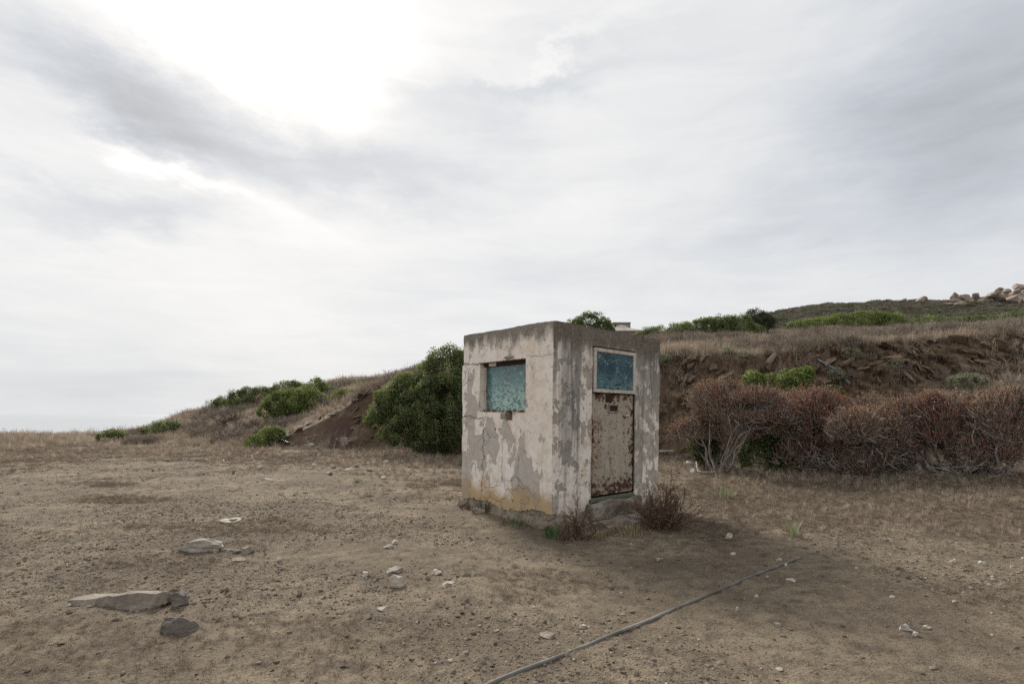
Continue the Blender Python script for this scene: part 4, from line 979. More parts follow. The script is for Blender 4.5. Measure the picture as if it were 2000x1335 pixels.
# ---- red summer spurges: bare grey stems forking up to a russet dome
def spurge(label, px, Y, top_py, halfw, seed, stems=7, lean=0.0, crimson=0.15, lift=0.42, tips=2600, depth=0.65, group='red-brown spurge bushes', bush_px=None, dense=1.0, low=-0.35):
    rng = np.random.default_rng(seed)
    bx = (px - CX) / F * Y; bz = ground_z(bx, Y) - 0.03
    root = thing('spurge_bush', label, 'bush', (bx, Y, bz), 0, group)
    H = Zp(top_py, Y) - bz; W = halfw / F * Y; cxo = ((bush_px or px) - px) / F * Y
    cen0 = np.array([cxo, 0, H * lift]); sc0 = np.array([W, W * depth, H * (1 - lift)])
    LB = [(np.array([rng.uniform(-0.15, 0.15), 0, -0.05]), 0.68)] + [(np.array([rng.uniform(-0.62, 0.62), rng.uniform(-0.6, 0.6), rng.uniform(-0.75, 0.34)]), rng.uniform(0.26, 0.55)) for _ in range(9)]
    wts = np.array([q[1] ** 2 for q in LB]); wts /= wts.sum()
    def shell(n, lo, hi, up):
        d = sph(n * 3, rng, up); d = d[d[:, 2] > low][:n]
        li = rng.choice(len(LB), len(d), p=wts); o = np.array([LB[i][0] for i in li]); sc = np.array([LB[i][1] for i in li])
        rad = rng.uniform(lo, hi, len(d)) * (0.98 + 0.16 * fbm(d * 2.4 + seed + li[:, None], 1.0, 3, seed))
        p = (o + d * (sc * rad)[:, None])
        keep = np.ones(len(d), bool)
        for o2, s2 in LB: keep &= np.linalg.norm(p - o2, axis=1) > s2 * 0.62 * lo
        keep &= fbm(p * 2.6 + seed * 0.7, 1.0, 2, seed + 21) > -0.30 + 0.12 * rng.normal(size=len(d))
        p = cen0 + p * sc0
        return p[keep], d[keep]
    stems_, segs_b = [], []
    # target points on the dome, reached by forking
    nt_ = int(230 * dense); T, D = shell(nt_, 0.86, 0.98, 0.35); D = (T - cen0) / sc0
    def fork(p, idx, level, r):
        if len(idx) == 0: return
        c = T[idx].mean(0)
        if len(idx) == 1 or level > 8:
            for k in idx:
                q = p
                for s in (0.5, 1.0):
                    w = p + (T[k] - p) * s + rng.normal(size=3) * 0.03 * (s < 1)
                    segs_b.append([*q, *w, r, r * 0.7]); q = w
            return
        frac = 0.38 if level else 0.30
        q = p + (c - p) * frac * rng.uniform(0.75, 1.2) + rng.normal(size=3) * 0.045 * (1 + 0.4 * level) * np.array([1, 1, 0.5])
        r2 = r * 0.80
        mid = (p + q) / 2 + rng.normal(size=3) * 0.028
        tgt = stems_[-1] if level < 2 else segs_b
        tgt.append([*p, *mid, r, (r + r2) / 2]); tgt.append([*mid, *q, (r + r2) / 2, r2])
        # split the targets in two by the main axis
        X = T[idx] - c; u, s_, vt = np.linalg.svd(X, full_matrices=False)
        side = X @ vt[0] > rng.normal() * 0.08
        fork(q, idx[side], level + 1, r2 * (0.9 if side.sum() > 0.5 * len(idx) else 0.72))
        fork(q, idx[~side], level + 1, r2 * (0.72 if side.sum() > 0.5 * len(idx) else 0.9))
    ang = np.arctan2(D[:, 1], D[:, 0]) + rng.normal(size=len(D)) * 0.25
    order = np.argsort(ang); parts = np.array_split(order, stems)
    for k, idx in enumerate(parts):
        a = ang[idx].mean(); b0 = np.array([math.cos(a) * 0.12 + rng.normal() * 0.05, math.sin(a) * 0.12 + rng.normal() * 0.05, -0.05])
        kink = b0 + np.array([math.cos(a) * 0.16 * W + cxo * 0.3, math.sin(a) * 0.14 * W, H * lift * rng.uniform(0.25, 0.6)]) + rng.normal(size=3) * 0.04
        segs_t = []; r = rng.uniform(0.011, 0.024); ph = rng.uniform(0, 6.28, 3); q0 = b0; m_ = 7
        for k2 in range(1, m_ + 1):
            s2 = k2 / m_; q1 = b0 + (kink - b0) * s2 + np.sin(ph + s2 * 5.0) * 0.045 * math.sin(math.pi * s2)
            segs_t.append([*q0, *q1, r * (1.6 - 0.6 * (s2 - 1 / m_)), r * (1.6 - 0.6 * s2)]); q0 = q1
        stems_.append(segs_t); fork(kink, idx, 1, r)
    for sg in stems_:
        v, f = tubes(sg, 6); ob('stem', mesh_np('stem', v, f, True, {'tone_val': np.clip(rng.normal(0.42, 0.2, len(v)), 0, 1)}), 'twig_grey', root)
    v, f = tubes(segs_b, 4); br = ob('branches', mesh_np('branches', v, f, False, {'tone_val': np.repeat(np.clip(rng.normal(0.5, 0.22, len(segs_b)), 0, 1), 8)}), 'twig_grey', root); br['kind'] = 'stuff'
    # fine grey twigs just under the skin
    sc3 = sc0
    p0, d = shell(int(tips * 1.25), 0.60, 0.97, 0.4)
    dirn = d * sc3; dirn /= np.linalg.norm(dirn, axis=1, keepdims=True); dirn = dirn + np.array([0, 0, 0.7]) + rng.normal(size=d.shape) * 0.45
    dirn /= np.linalg.norm(dirn, axis=1, keepdims=True)
    p1 = p0 + dirn * rng.uniform(0.10, 0.26, len(d))[:, None]
    v, f = tubes(np.concatenate([p0, p1, np.full((len(d), 1), 0.0060), np.full((len(d), 1), 0.0040)], 1), 3)
    tw = ob('twigs', mesh_np('twigs', v, f, False, {'tone_val': np.repeat(rng.random(len(d)), 6)}), 'twig_grey', root); tw['kind'] = 'stuff'
    # russet shoots on the skin, standing up
    p0, d = shell(tips, 0.80, 0.99, 0.45)
    dirn = d * 0.8 + np.array([0, 0, 1.3]) + rng.normal(size=d.shape) * 0.3; dirn /= np.linalg.norm(dirn, axis=1, keepdims=True)
    ln = (rng.uniform(0.06, 0.18, len(d)) * np.where(rng.random(len(d)) < 0.12, 2.0, 1.0))[:, None]
    p1 = p0 + dirn * ln
    v, f = tubes(np.concatenate([p0, p1, np.full((len(d), 1), 0.0095), np.full((len(d), 1), 0.005)], 1), 3)
    tw = ob('russet_shoots', mesh_np('russet_shoots', v, f, False, {'tone_val': np.repeat(rng.random(len(d)), 6)}), 'tip_russet', root); tw['kind'] = 'stuff'
    # withered leaf tufts: russet everywhere, crimson in patches
    nrm = d; patch = fbm(d * 2.0 + seed * 1.7, 1.0, 2, seed + 3) + (crimson - 0.5)
    red = patch > -0.12 + rng.normal(size=len(d)) * 0.10
    for nm, sel, mt, k in (('withered_leaves', ~red, 'tip_russet', 3), ('crimson_leaves', red, 'tip_crimson', 5)):
        if sel.sum() < 5: continue
        c = np.repeat(p1[sel], k, 0) + rng.normal(size=(sel.sum() * k, 3)) * 0.035
        nn = np.repeat(dirn[sel], k, 0)
        v, f = leaf_cloud(c, nn, 0.055, rng, 0.35, 1.0)
        o = ob(nm, mesh_np(nm, v, f, False, {'tone_val': np.repeat(rng.random(len(c)), 4)}), mt, root); o['kind'] = 'stuff'
    return root

spurge('umbrella-shaped russet bush on pale twisted stems nearest the hut', 1402, 12.4, 736, 122, 41, 16, crimson=0.02, lift=0.58, tips=4600, bush_px=1422, low=-0.10, dense=1.5)
spurge('crimson-tinged bush above the deep green shrub', 1585, 12.2, 742, 118, 42, 14, crimson=0.34, lift=0.48, tips=4800, bush_px=1590, low=-0.35, dense=1.3)
spurge('russet bush with dark stems leaning left in the middle of the row', 1780, 11.4, 772, 112, 43, 18, crimson=0.05, lift=0.44, tips=4200, bush_px=1708, low=-0.6, dense=1.5)
spurge('russet bush with pale open stems right of the leaning one', 1838, 11.2, 745, 92, 44, 12, crimson=0.12, lift=0.58, tips=3400, bush_px=1842, low=-0.15, dense=1.2)
spurge('russet bush at the right edge with a thick bare stem', 1950, 10.6, 730, 98, 45, 12, crimson=0.10, lift=0.48, tips=4200, bush_px=1960, low=-0.4, dense=1.4)
spurge('russet bush in the back row between the crimson and leaning bushes', 1680, 13.0, 750, 96, 46, 10, crimson=0.0, lift=0.45, tips=3400, low=-0.6)

# ---- grey leafless thorn shrubs
def thorn(label, px, py, Y, w, h, seed, n=220, mat='twig_grey', group='leafless grey thorn shrubs', name='thorn_shrub', spread=0.8, r=0.006, cat='shrub', z0=None):
    rng = np.random.default_rng(seed); x = (px - CX) / F * Y; zg = ground_z(x, Y) if z0 is None else z0
    root = thing(name, label, cat, (x, Y, zg), 0, group)
    W, H = w / 2 / F * Y, h / F * Y; segs, fine = [], []
    for i in range(max(8, n // 8)):
        d = np.array([rng.normal() * spread, rng.normal() * spread, 1.0]); d /= np.linalg.norm(d)
        p = rng.normal(size=3) * [W * 0.25, W * 0.2, 0]; p[2] = -0.03; q = p.copy()
        L = H / 3 * rng.uniform(0.7, 1.2)
        for k in range(3):
            d2 = d + rng.normal(size=3) * 0.3; d2 /= np.linalg.norm(d2)
            qn = q + d2 * L * np.array([W / H * 1.2, W / H * 1.0, 1.0]); segs.append([*q, *qn, r * (2.0 - 0.5 * k), r * (1.5 - 0.5 * k)])
            for _ in range(3):
                e = d2 + rng.normal(size=3) * 0.6; e[2] += 0.2; e /= np.linalg.norm(e); s = rng.uniform(0, 1)
                a = q + (qn - q) * s; b = a + e * L * rng.uniform(0.4, 0.9); fine.append([*a, *b, r * 0.9, r * 0.5])
                for _ in range(2):
                    g = e + rng.normal(size=3) * 0.6; g /= np.linalg.norm(g); t = a + (b - a) * rng.uniform(0.3, 1); fine.append([*t, *(t + g * L * rng.uniform(0.2, 0.5)), r * 0.6, r * 0.35])
            q = qn
    v, f = tubes(segs, 4); o = ob('stems', mesh_np('stems', v, f, False, {'tone_val': np.repeat(rng.random(len(segs)), 8)}), mat, root); o['kind'] = 'stuff'
    v, f = tubes(fine, 3); o = ob('twigs', mesh_np('twigs', v, f, False, {'tone_val': np.repeat(rng.random(len(fine)), 6)}), mat, root); o['kind'] = 'stuff'
    return root
thorn('bare grey twiggy shrub on the crest left of the big bush', 766, 745, 26, 34, 28, 51, 160, r=0.010)
thorn('bare twiggy shrub on the skyline just right of the hut roof', 1284, 652, 26, 36, 22, 52, 120, r=0.008)
thorn('spreading bare shrub in front of the bare earth cut', 652, 885, 17.6, 110, 40, 53, 110, r=0.006)
thorn('tangle of grey dead branches under the crimson-tinged bush', 1650, 930, 11.8, 150, 60, 64, 320, group=None, name='dead_brush', spread=1.1, r=0.007)
thorn('low tangle of dark dead twigs under the leaning red bush', 1730, 935, 11.3, 150, 56, 65, 320, 'twig_dark', None, 'dead_brush', 1.1, 0.007)
thorn('tangle of dead twigs at the right end of the bush row', 1885, 945, 10.7, 130, 60, 66, 260, 'twig_grey', None, 'dead_brush', 1.0, 0.006)
thorn('bare grey shrub mat low on the mound left of the yellow-green shrub', 455, 850, 23, 70, 24, 54, 260, r=0.010)
thorn('dark dead thorn shrub in the middle of the mound', 450, 830, 26, 60, 30, 55, 260, 'twig_dark', r=0.011)
thorn('grey thorn mat on the mound above the dark dead shrub', 410, 820, 29, 70, 24, 56, 260, r=0.012)
thorn('grey thorn mat at the left foot of the mound', 340, 848, 28, 70, 18, 57, 240, r=0.012)
thorn('pale dead brush below the broad bright green shrub', 560, 830, 23.5, 80, 22, 58, 240, r=0.010)
thorn('dead brush right of the broad green shrub on the cut edge', 640, 800, 24.5, 50, 22, 59, 200, r=0.010)
thorn('dark twig tuft on the skyline at the left shoulder of the mound', 366, 818, 33, 26, 18, 60, 120, 'twig_dark', r=0.012)
thorn('brown dead brush at the right end of the mound slope', 500, 835, 24, 60, 20, 61, 200, 'twig_dark', r=0.010)
GB = None
thorn('reddish dry bush at the right end of the doorstep', 1292, 1040, 6.95, 130, 86, 62, 640, 'twig_red', GB, 'dry_bush', 0.95, 0.0046, 'bush')
thorn('dry reddish plant at the near corner of the hut', 1122, 1050, 6.25, 76, 68, 63, 200, 'twig_red', GB, 'dry_plant', 0.6, 0.0042, 'plant')

# ------------------------------------------------------------------ scattered stuff (instanced, uncountable)
def source(name, me, mat):
    me.materials.append(MATS[mat]); return bpy.data.objects.new(name, me)

def scatter(name, label, cat, pts, rot, scl, idx, sources, kind='stuff'):
    me = bpy.data.meshes.new(name); n = len(pts)
    me.vertices.add(n); me.vertices.foreach_set('co', np.asarray(pts, np.float32).ravel())
    a = me.attributes.new('rot', 'FLOAT_VECTOR', 'POINT'); a.data.foreach_set('vector', np.asarray(rot, np.float32).ravel())
    a = me.attributes.new('scl', 'FLOAT_VECTOR', 'POINT'); a.data.foreach_set('vector', np.asarray(scl, np.float32).ravel())
    a = me.attributes.new('pick', 'INT', 'POINT'); a.data.foreach_set('value', np.asarray(idx, np.int32))
    me.update()
    o = ob(name, me); tag(o, label, cat, None, kind)
    col = bpy.data.collections.new(name + '_kit')
    for s in sources: col.objects.link(s)
    ng = bpy.data.node_groups.new(name + '_nodes', 'GeometryNodeTree')
    ng.interface.new_socket('Geometry', in_out='INPUT', socket_type='NodeSocketGeometry')
    ng.interface.new_socket('Geometry', in_out='OUTPUT', socket_type='NodeSocketGeometry')
    gi, go = ng.nodes.new('NodeGroupInput'), ng.nodes.new('NodeGroupOutput')
    ip = ng.nodes.new('GeometryNodeInstanceOnPoints'); ci = ng.nodes.new('GeometryNodeCollectionInfo')
    ci.inputs['Collection'].default_value = col; ci.inputs['Separate Children'].default_value = True; ci.inputs['Reset Children'].default_value = True
    def at_(nm, ty):
        q = ng.nodes.new('GeometryNodeInputNamedAttribute'); q.data_type = ty; q.inputs[0].default_value = nm; return q.outputs[0]
    L = ng.links.new
    L(gi.outputs[0], ip.inputs['Points']); L(ci.outputs[0], ip.inputs['Instance']); ip.inputs['Pick Instance'].default_value = True
    L(at_('pick', 'INT'), ip.inputs['Instance Index']); L(at_('rot', 'FLOAT_VECTOR'), ip.inputs['Rotation']); L(at_('scl', 'FLOAT_VECTOR'), ip.inputs['Scale'])
    L(ip.outputs[0], go.inputs[0])
    md = o.modifiers.new('scatter', 'NODES'); md.node_group = ng
    return o

def tuft_np(seed, blades=16, h=1.0, spread=0.45, width=0.035, lean=0.5, heads=0.0):
    rng = np.random.default_rng(seed); V, Fc = [], []; n = 0
    for i in range(blades):
        a = rng.uniform(0, 2 * math.pi); b = np.array([math.cos(a), math.sin(a), 0]) * spread * rng.uniform(0, 1) ** 0.7 * 0.5
        out = np.array([math.cos(a + rng.normal() * 0.6), math.sin(a + rng.normal() * 0.6), 0]) * lean * rng.uniform(0.1, 1.0)
        L = h * rng.uniform(0.45, 1.0); s = np.array([-math.sin(a), math.cos(a), 0]) * width * rng.uniform(0.6, 1.2)
        m = b + np.array([0, 0, L * 0.55]) + out * L * 0.35; t = b + np.array([0, 0, L * 0.95]) + out * L
        V += [b - s, b + s, m + s * 0.7, m - s * 0.7, t]
        Fc += [[n, n + 1, n + 2], [n, n + 2, n + 3], [n + 3, n + 2, n + 4]]; n += 5
        if rng.random() < heads:
            V += [t - s * 1.6, t + s * 1.6, t + np.array([0, 0, 0.10 * h]) + out * 0.05]; Fc += [[n, n + 1, n + 2]]; n += 3
    return np.array(V), np.array(Fc)

def region_points(n, pxr, Yr, rng, dens=None, logY=True):
    u = (rng.uniform(*pxr, n) - CX) / F
    Y = np.sqrt(rng.uniform(Yr[0] ** 2, Yr[1] ** 2, n))
    x = u * Y
    z, px, Ye, yk, idx, t = height_raw(x, Y)
    keep = np.ones(n, bool) if dens is None else rng.random(n) < dens(x, Y, px, Ye, idx + t)
    x, Y = x[keep], Y[keep]
    return np.stack([x, Y, height(x, Y)], 1)

def in_hut(p, pad=0.0):
    d = p[:, :2] - np.array(HC[:2]); c, s = math.cos(HROT), math.sin(HROT)
    lx, ly = d[:, 0] * c + d[:, 1] * s, -d[:, 0] * s + d[:, 1] * c
    inside = (lx > -pad) & (lx < HX + pad) & (ly > -pad) & (ly < HY + pad)
    return inside | ((lx > 0.6) & (lx < 1.88) & (ly > -0.48) & (ly <= 0.1))

def scatter_points(name, label, cat, p, rng, srcs, h, hj=0.4, tilt=0.25, flat=None):
    p = p[~in_hut(p, 0.06)]; n = len(p)
    rot = np.stack([rng.normal(size=n) * tilt, rng.normal(size=n) * tilt, rng.uniform(0, 6.28, n)], 1)
    s = (h(p) if callable(h) else h) * rng.uniform(1 - hj, 1 + hj, n)
    sc = np.stack([s, s, s * (1 if flat is None else flat)], 1)
    return scatter(name, label, cat, p, rot, sc, rng.integers(0, len(srcs), n), srcs)

def build_scatter():
    rng = np.random.default_rng(101)
    # pebbles and clods
    kit = []
    for k in range(6):
        v, f = rock_np(200 + k, (1, rng.uniform(0.6, 0.95), rng.uniform(0.35, 0.7)), 1, 4, 0.25); kit.append(source('pebble_kit', mesh_np('pebble_kit', v, f), 'pebble'))
    p1 = region_points(190000, (-80, 2120), (2.5, 9), rng, lambda x, y, px, Y, k: 0.10 + 0.90 * sstep(fbm(np.stack([x * 0.6, y, 0 * x], 1), 0.9, 4, 301), -0.15, 0.35))
    p2 = region_points(50000, (-80, 2120), (9, 22), rng, lambda x, y, px, Y, k: np.where(k < 3.6, 0.8, 0.25))
    p = np.concatenate([p1, p2]); p = p[~in_hut(p, 0.02)]; n = len(p)
    s = 0.0062 * (1 - rng.random(n)) ** -0.40; s = np.minimum(s, 0.042) * np.where(p[:, 1] > 9, 1.5, 1.0)
    rot = np.stack([rng.normal(size=n) * 0.3, rng.normal(size=n) * 0.3, rng.uniform(0, 6.28, n)], 1)
    p[:, 2] += s * 0.10
    scatter('gravel', 'loose pebbles and clods strewn over the bare ground', 'gravel', p, rot, np.repeat(s[:, None], 3, 1), rng.integers(0, 6, n), kit)
    # trodden dead grass litter on the flat
    kit = []
    for k in range(5):
        v, f = tuft_np(230 + k, 22, 0.7, 1.6, 0.030, 1.5); kit.append(source('litter_kit', mesh_np('litter_kit', v, f), 'dry_litter'))
    def dl(x, y, px, Y, k):
        q = np.stack([x, y, 0 * x], 1)
        b = litter_bias(px, Y) + 0.75 * fbm(q, 0.55, 4, 71) + 0.35 * fbm(q, 3.0, 3, 75)
        return np.where(k < 3.4, np.clip(0.04 + sstep(b, -0.22, 0.45) + 0.8 * sstep(fbm(q * [0.6, 1, 1], 0.9, 4, 377), 0.12, 0.35), 0, 1), 0.0)
    p = np.concatenate([region_points(70000, (-80, 2120), (2.6, 11), rng, dl), region_points(60000, (-80, 2120), (11, 24), rng, dl)])
    scatter_points('grass_litter', 'flattened dead grass matted over the ground', 'dead grass', p, rng, kit, lambda p: np.clip(0.018 + 0.0032 * p[:, 1], 0, 0.07), 0.5, 0.2)
    # standing dry grass: flat to the right of the hut, foot of the banks
    kit = []
    for k in range(6):
        v, f = tuft_np(250 + k, 18, 1.0, 0.7, 0.018, 0.55, 0.5); kit.append(source('tuft_kit', mesh_np('tuft_kit', v, f), 'dry_grass'))
    def dg(x, y, px, Y, k):
        q = np.stack([x, y, 0 * x], 1); nn = fbm(q, 0.9, 3, 311)
        a = sstep(px, 1280, 1480) * sstep(Y, 5.2, 8.5) * 1.0 + 0.8 * sstep(Y, 11, 14) * sstep(px, 600, 700)
        a = a + 0.3 * sstep(Y, 15, 19)
        gap = sstep(px, 530, 560) * (1 - sstep(px, 735, 760)) * sstep(Y, 17.5, 18.5)
        return np.where(k < 3.7, np.clip(a * (0.55 + 1.4 * nn), 0, 1), 0) * (1 - 0.9 * gap)
    p = region_points(52000, (-80, 2120), (5.5, 22), rng, dg)
    scatter_points('standing_dry_grass', 'short standing dry grass on the flat before the bushes', 'dry grass', p, rng, kit, lambda p: np.clip(0.075 + 0.0065 * (p[:, 1] - 6), 0.06, 0.2), 0.45, 0.15)
    # long straw on the slopes above the cuts and on the mound
    kit = []
    for k in range(6):
        v, f = tuft_np(270 + k, 20, 1.0, 0.8, 0.020, 0.5, 0.7); kit.append(source('straw_kit', mesh_np('straw_kit', v, f), 'dry_grass'))
    def ds(x, y, px, Y, k):
        q = np.stack([x, y, 0 * x], 1); nn = fbm(q, 0.7, 3, 321)
        a = np.where((k > 5.9) & (k < 8.2), 0.95, 0.0)
        a = np.where((k > 3.2) & (k <= 5.9) & (px > 1250), 0.10 + 0.35 * sstep(nn, 0.1, 0.4), a)
        a = np.where((k > 4.0) & (k < 5.2) & (px > 1750), 0.8, a)
        a = np.where((k > 3.0) & (k <= 6) & (px < 545), 0.8, a) * np.where(px < 330, sstep(px, 230, 330) * 0.7 + 0.25, 1.0)
        a = a * np.where((px > 540) & (px < 745) & (k < 6.15), 0.15, 1.0)
        return np.clip(a * (0.75 + 0.8 * nn), 0, 1)
    p = np.concatenate([region_points(60000, (1180, 2120), (12.5, 30), rng, ds), region_points(42000, (-60, 1180), (18, 37), rng, ds)])
    scatter_points('long_dry_grass', 'long straw-coloured grass covering the banks and slopes', 'dry grass', p, rng, kit, lambda p: np.clip(0.16 + 0.006 * (p[:, 1] - 15), 0.14, 0.30) * (1.0 + 0.9 * fbm(p * [1, 1, 0], 0.8, 3, 333)), 0.6, 0.25)
    # knee-high dry scrub over the slopes
    kit = []
    for k in range(6):
        r = np.random.default_rng(340 + k); sg = []
        for _ in range(26):
            d = np.array([r.normal() * 0.7, r.normal() * 0.7, 1.0]); d /= np.linalg.norm(d); p0_ = r.normal(size=3) * [0.2, 0.2, 0]; q_ = p0_ + d * r.uniform(0.4, 0.8)
            sg.append([*p0_, *q_, 0.012, 0.008])
            for _ in range(4):
                e = d + r.normal(size=3) * 0.6; e /= np.linalg.norm(e); a_ = p0_ + (q_ - p0_) * r.uniform(0.4, 1); sg.append([*a_, *(a_ + e * r.uniform(0.15, 0.4)), 0.008, 0.004])
        v, f = tubes(sg, 3); kit.append(source('scrub_kit', mesh_np('scrub_kit', v, f), 'scrub_twig'))
    def dsc(x, y, px, Y, k):
        nn = fbm(np.stack([x, y, 0 * x], 1), 0.55, 3, 351)
        a = np.where((k > 3.2) & (k < 8.3), sstep(nn, -0.1, 0.35), 0.0)
        return a * np.where((px > 535) & (px < 1000) & (k < 6.1), 0.03, 1.0) * np.where((px > 1000) & (k < 6.0), 0.22, 1.0)
    p = np.concatenate([region_points(9000, (1180, 2120), (12.5, 30), rng, dsc), region_points(5000, (240, 1000), (19, 37), rng, dsc)])
    scatter_points('dry_scrub', 'knee-high grey-brown dry scrub dotted over the slopes', 'scrub', p, rng, kit, 0.42, 0.45, 0.2)
    # heath on the far hill
    kit = []
    for k in range(6):
        r = np.random.default_rng(290 + k)
        v, f, t = crown_np([((0, 0, 0.15), (0.55, 0.55, 0.32)), ((0.35, 0.1, 0.1), (0.35, 0.4, 0.25)), ((-0.3, -0.2, 0.1), (0.35, 0.35, 0.22))], 290 + k, 0.16, 0.12, 9, 1.0)
        kit.append(source('heath_kit', mesh_np('heath_kit', v, f), 'heath'))
    p = region_points(30000, (1180, 2200), (38, 200), rng, lambda x, y, px, Y, k: np.where((k > 9.3) & (k < 11.15), 0.95, 0.0))
    scatter_points('heath_scrub', 'low green and purple-brown scrub covering the far hill', 'scrub', p, rng, kit, lambda p: 1.1 + 0.006 * p[:, 1], 0.45, 0.15, 0.8)
build_scatter()

# ------------------------------------------------------------------ single stones and finds on the ground
def stone(label, px, py, w, h, mat='rock_grey', seed=0, name='stone', thick=None, rz=0.0, group=None, sub=3, cuts=7, strata=0.0, sink=0.3, depth=0.75, cat='stone'):
    """px,py: foot of the stone in the photo; w,h: its size there in pixels"""
    g = ground_at(px, py); k = g.y / F
    W, H = w * k, h * k
    H = min(H, thick) if thick else H
    v, f = rock_np(seed + 400, (W, W * depth, H / (1 - sink)), sub, cuts + 6, 0.24, strata=strata)
    lowz = np.clip(-v[:, 2] / (np.abs(v[:, 2]).max() + 1e-6), 0, 1); v[:, :2] *= (1 + 0.55 * lowz)[:, None] * 0.92      # broad buried foot
    o = ob(name, mesh_np(name, v, f, False), mat); tag(o, label, cat, group)
    o.location = (g.x, g.y + W * depth * 0.35, g.z + H * (0.5 - sink * 0.5)); o.rotation_euler = (0, 0, rz)
    return o

ORD = ['first', 'second', 'third', 'fourth', 'fifth', 'sixth', 'seventh', 'eighth', 'ninth', 'tenth', 'eleventh', 'twelfth', 'thirteenth', 'fourteenth', 'fifteenth', 'sixteenth', 'seventeenth', 'eighteenth', 'nineteenth', 'twentieth']
def build_stones():
    # long slate ledge running out of the picture at the left
    g = ground_at(262, 1186); k = g.y / F
    n = 60; L0, L1 = -150 * k, 62 * k; rng = np.random.default_rng(5)
    u = np.linspace(0, 1, n); prof = np.array([[0.24, -0.06], [0.16, 0.02], [0.10, 0.085], [0.02, 0.12], [-0.06, 0.105], [-0.10, 0.05], [-0.13, -0.06]])
    V = []
    for i, t in enumerate(u):
        x = L0 + (L1 - L0) * t; s = (1 - 0.25 * abs(t - 0.6)) * np.clip((1 - t) / 0.06, 0.25, 1)
        yb = -0.10 * (t - 0.7)
        for (a, b) in prof: V.append([x, yb + 0.06 + -(-a) * s * 0.8, b * s * 0.68 + 0.02 * (t - 0.4)])
    V = np.array(V); m = len(prof)
    V += np.stack([fbm(V, 5, 3, 1), fbm(V, 6, 4, 2), fbm(V * [0.7, 4, 9], 3, 4, 3)], 1) * [0.02, 0.05, 0.05]; V[:, 2] += 0.05 * (V[:, 0] - L0) / (L1 - L0) - 0.03
    f = np.array([[i * m + j, i * m + j + 1, (i + 1) * m + j + 1, (i + 1) * m + j] for i in range(n - 1) for j in range(m - 1)])
    cap = np.array([list(range((n - 1) * m, n * m))])
    o = ob('slate_ledge', mesh_np('slate_ledge', V, [f[:, ::-1], cap]), 'rock_slate'); tag(o, 'long weathered slate ledge lying at the lower left', 'rock'); o.location = (g.x, g.y, g.z)
    S = stone
    S('dark rough stone against the right end of the slate ledge', 342, 1184, 42, 26, 'rock_dark', 1, strata=0.5)
    S('crumbled dark stone end behind the rough stone', 336, 1166, 26, 14, 'rock_dark', 2)
    S('dark pointed stone nearest the lower left corner', 342, 1237, 80, 26, 'rock_dark', 133, cuts=-3, depth=0.6, sink=0.45)
    S('long grey slab of broken cement left of the thin stick', 384, 1081, 100, 24, 'rock_grey', 4, 'cement_slab', strata=1.0, depth=0.45, cat='slab')
    S('brown wedge-shaped stone at the right end of the thin stick', 478, 1082, 26, 14, 'rock_slate', 5)
    S('small dark slate chip left of the brown wedge-shaped stone', 456, 1081, 16, 7, 'rock_dark', 6)
    S('thin flat slate flake below the brown wedge-shaped stone', 462, 1098, 36, 6, 'rock_slate', 7, strata=0.6)
    S('pale triangular pebble right of the thin slate flake', 542, 1097, 16, 8, 'rock_white', 8)
    S('largest cream-white broken block on the open ground', 771, 1148, 32, 25, 'rock_pale', 209, depth=0.7, sink=0.3)
    S('crumbly grey patch of cement behind the cream-white block', 768, 1120, 34, 11, 'rock_grey', 10, 'cement_lump')
    S('small squared pale stone left of the cream-white block', 712, 1127, 13, 12, 'rock_pale', 11, sink=0.15)
    S('flat pale stone right of the cream-white block', 850, 1122, 27, 8, 'rock_pale', 12)
    S('small orange-tinted stone under the flat pale stone', 837, 1133, 10, 6, 'rock_ochre', 13)
    S('smooth pale pebble in front of the hut, upper of a pair', 772, 1062, 15, 7, 'rock_pale', 14)
    S('flat grey stone, lower of a pair in front of the hut', 758, 1070, 20, 7, 'rock_grey', 15)
    S('flat grey stone sunk right of the orange-tinted stone', 877, 1143, 30, 6, 'rock_grey', 16)
    S('dark oval stone lying right of the flat pale stone', 911, 1125, 18, 6, 'rock_dark', 17)
    S('black round stone nearest the bottom middle', 912, 1176, 11, 8, 'rock_dark', 18)
    S('chalky flat stone below the cream-white block', 746, 1194, 30, 6, 'rock_grey', 19)
    S('small round brown stone at the lower left', 584, 1165, 12, 9, 'rock_brown', 20)
    S('small dark stone standing upright on the sandy ground', 442, 1156, 10, 9, 'rock_dark', 21)
    S('small tan stone in front of the dark pointed stone', 456, 1193, 11, 7, 'rock_pale', 22)
    S('flat tan stone left of the dark upright stone', 402, 1157, 15, 7, 'rock_slate', 23)
    S('black lump of rock on the far sandy ground', 455, 925, 7, 6, 'rock_dark', 24)
    S('flat pale stone far off on the sandy ground', 518, 939, 26, 5, 'rock_grey', 25)
    # scattered stones at the foot of the mound
    MG = 'pale stones strewn below the earth cut'
    for i, (px, py, w, h, mt) in enumerate(sorted([(606, 917, 18, 5, 'rock_slate'), (612, 911, 15, 7, 'rock_pale'), (648, 914, 14, 6, 'rock_grey'), (676, 913, 16, 6, 'rock_slate'), (694, 912, 15, 6, 'rock_slate'),
                                            (722, 920, 18, 6, 'rock_slate'), (640, 925, 10, 5, 'rock_pale'), (717, 906, 9, 5, 'rock_pale'), (505, 915, 14, 5, 'rock_grey'), (385, 900, 14, 5, 'rock_slate'),
                                            (345, 899, 22, 4, 'rock_dark'), (400, 900, 10, 4, 'rock_grey'), (730, 905, 10, 5, 'rock_pale'), (526, 877, 10, 4, 'rock_pale')])):
        S('%s small stone from the left strewn below the mound and earth cut' % ORD[i], px, py, w, h, mt, 40 + i, group=MG, sub=2)
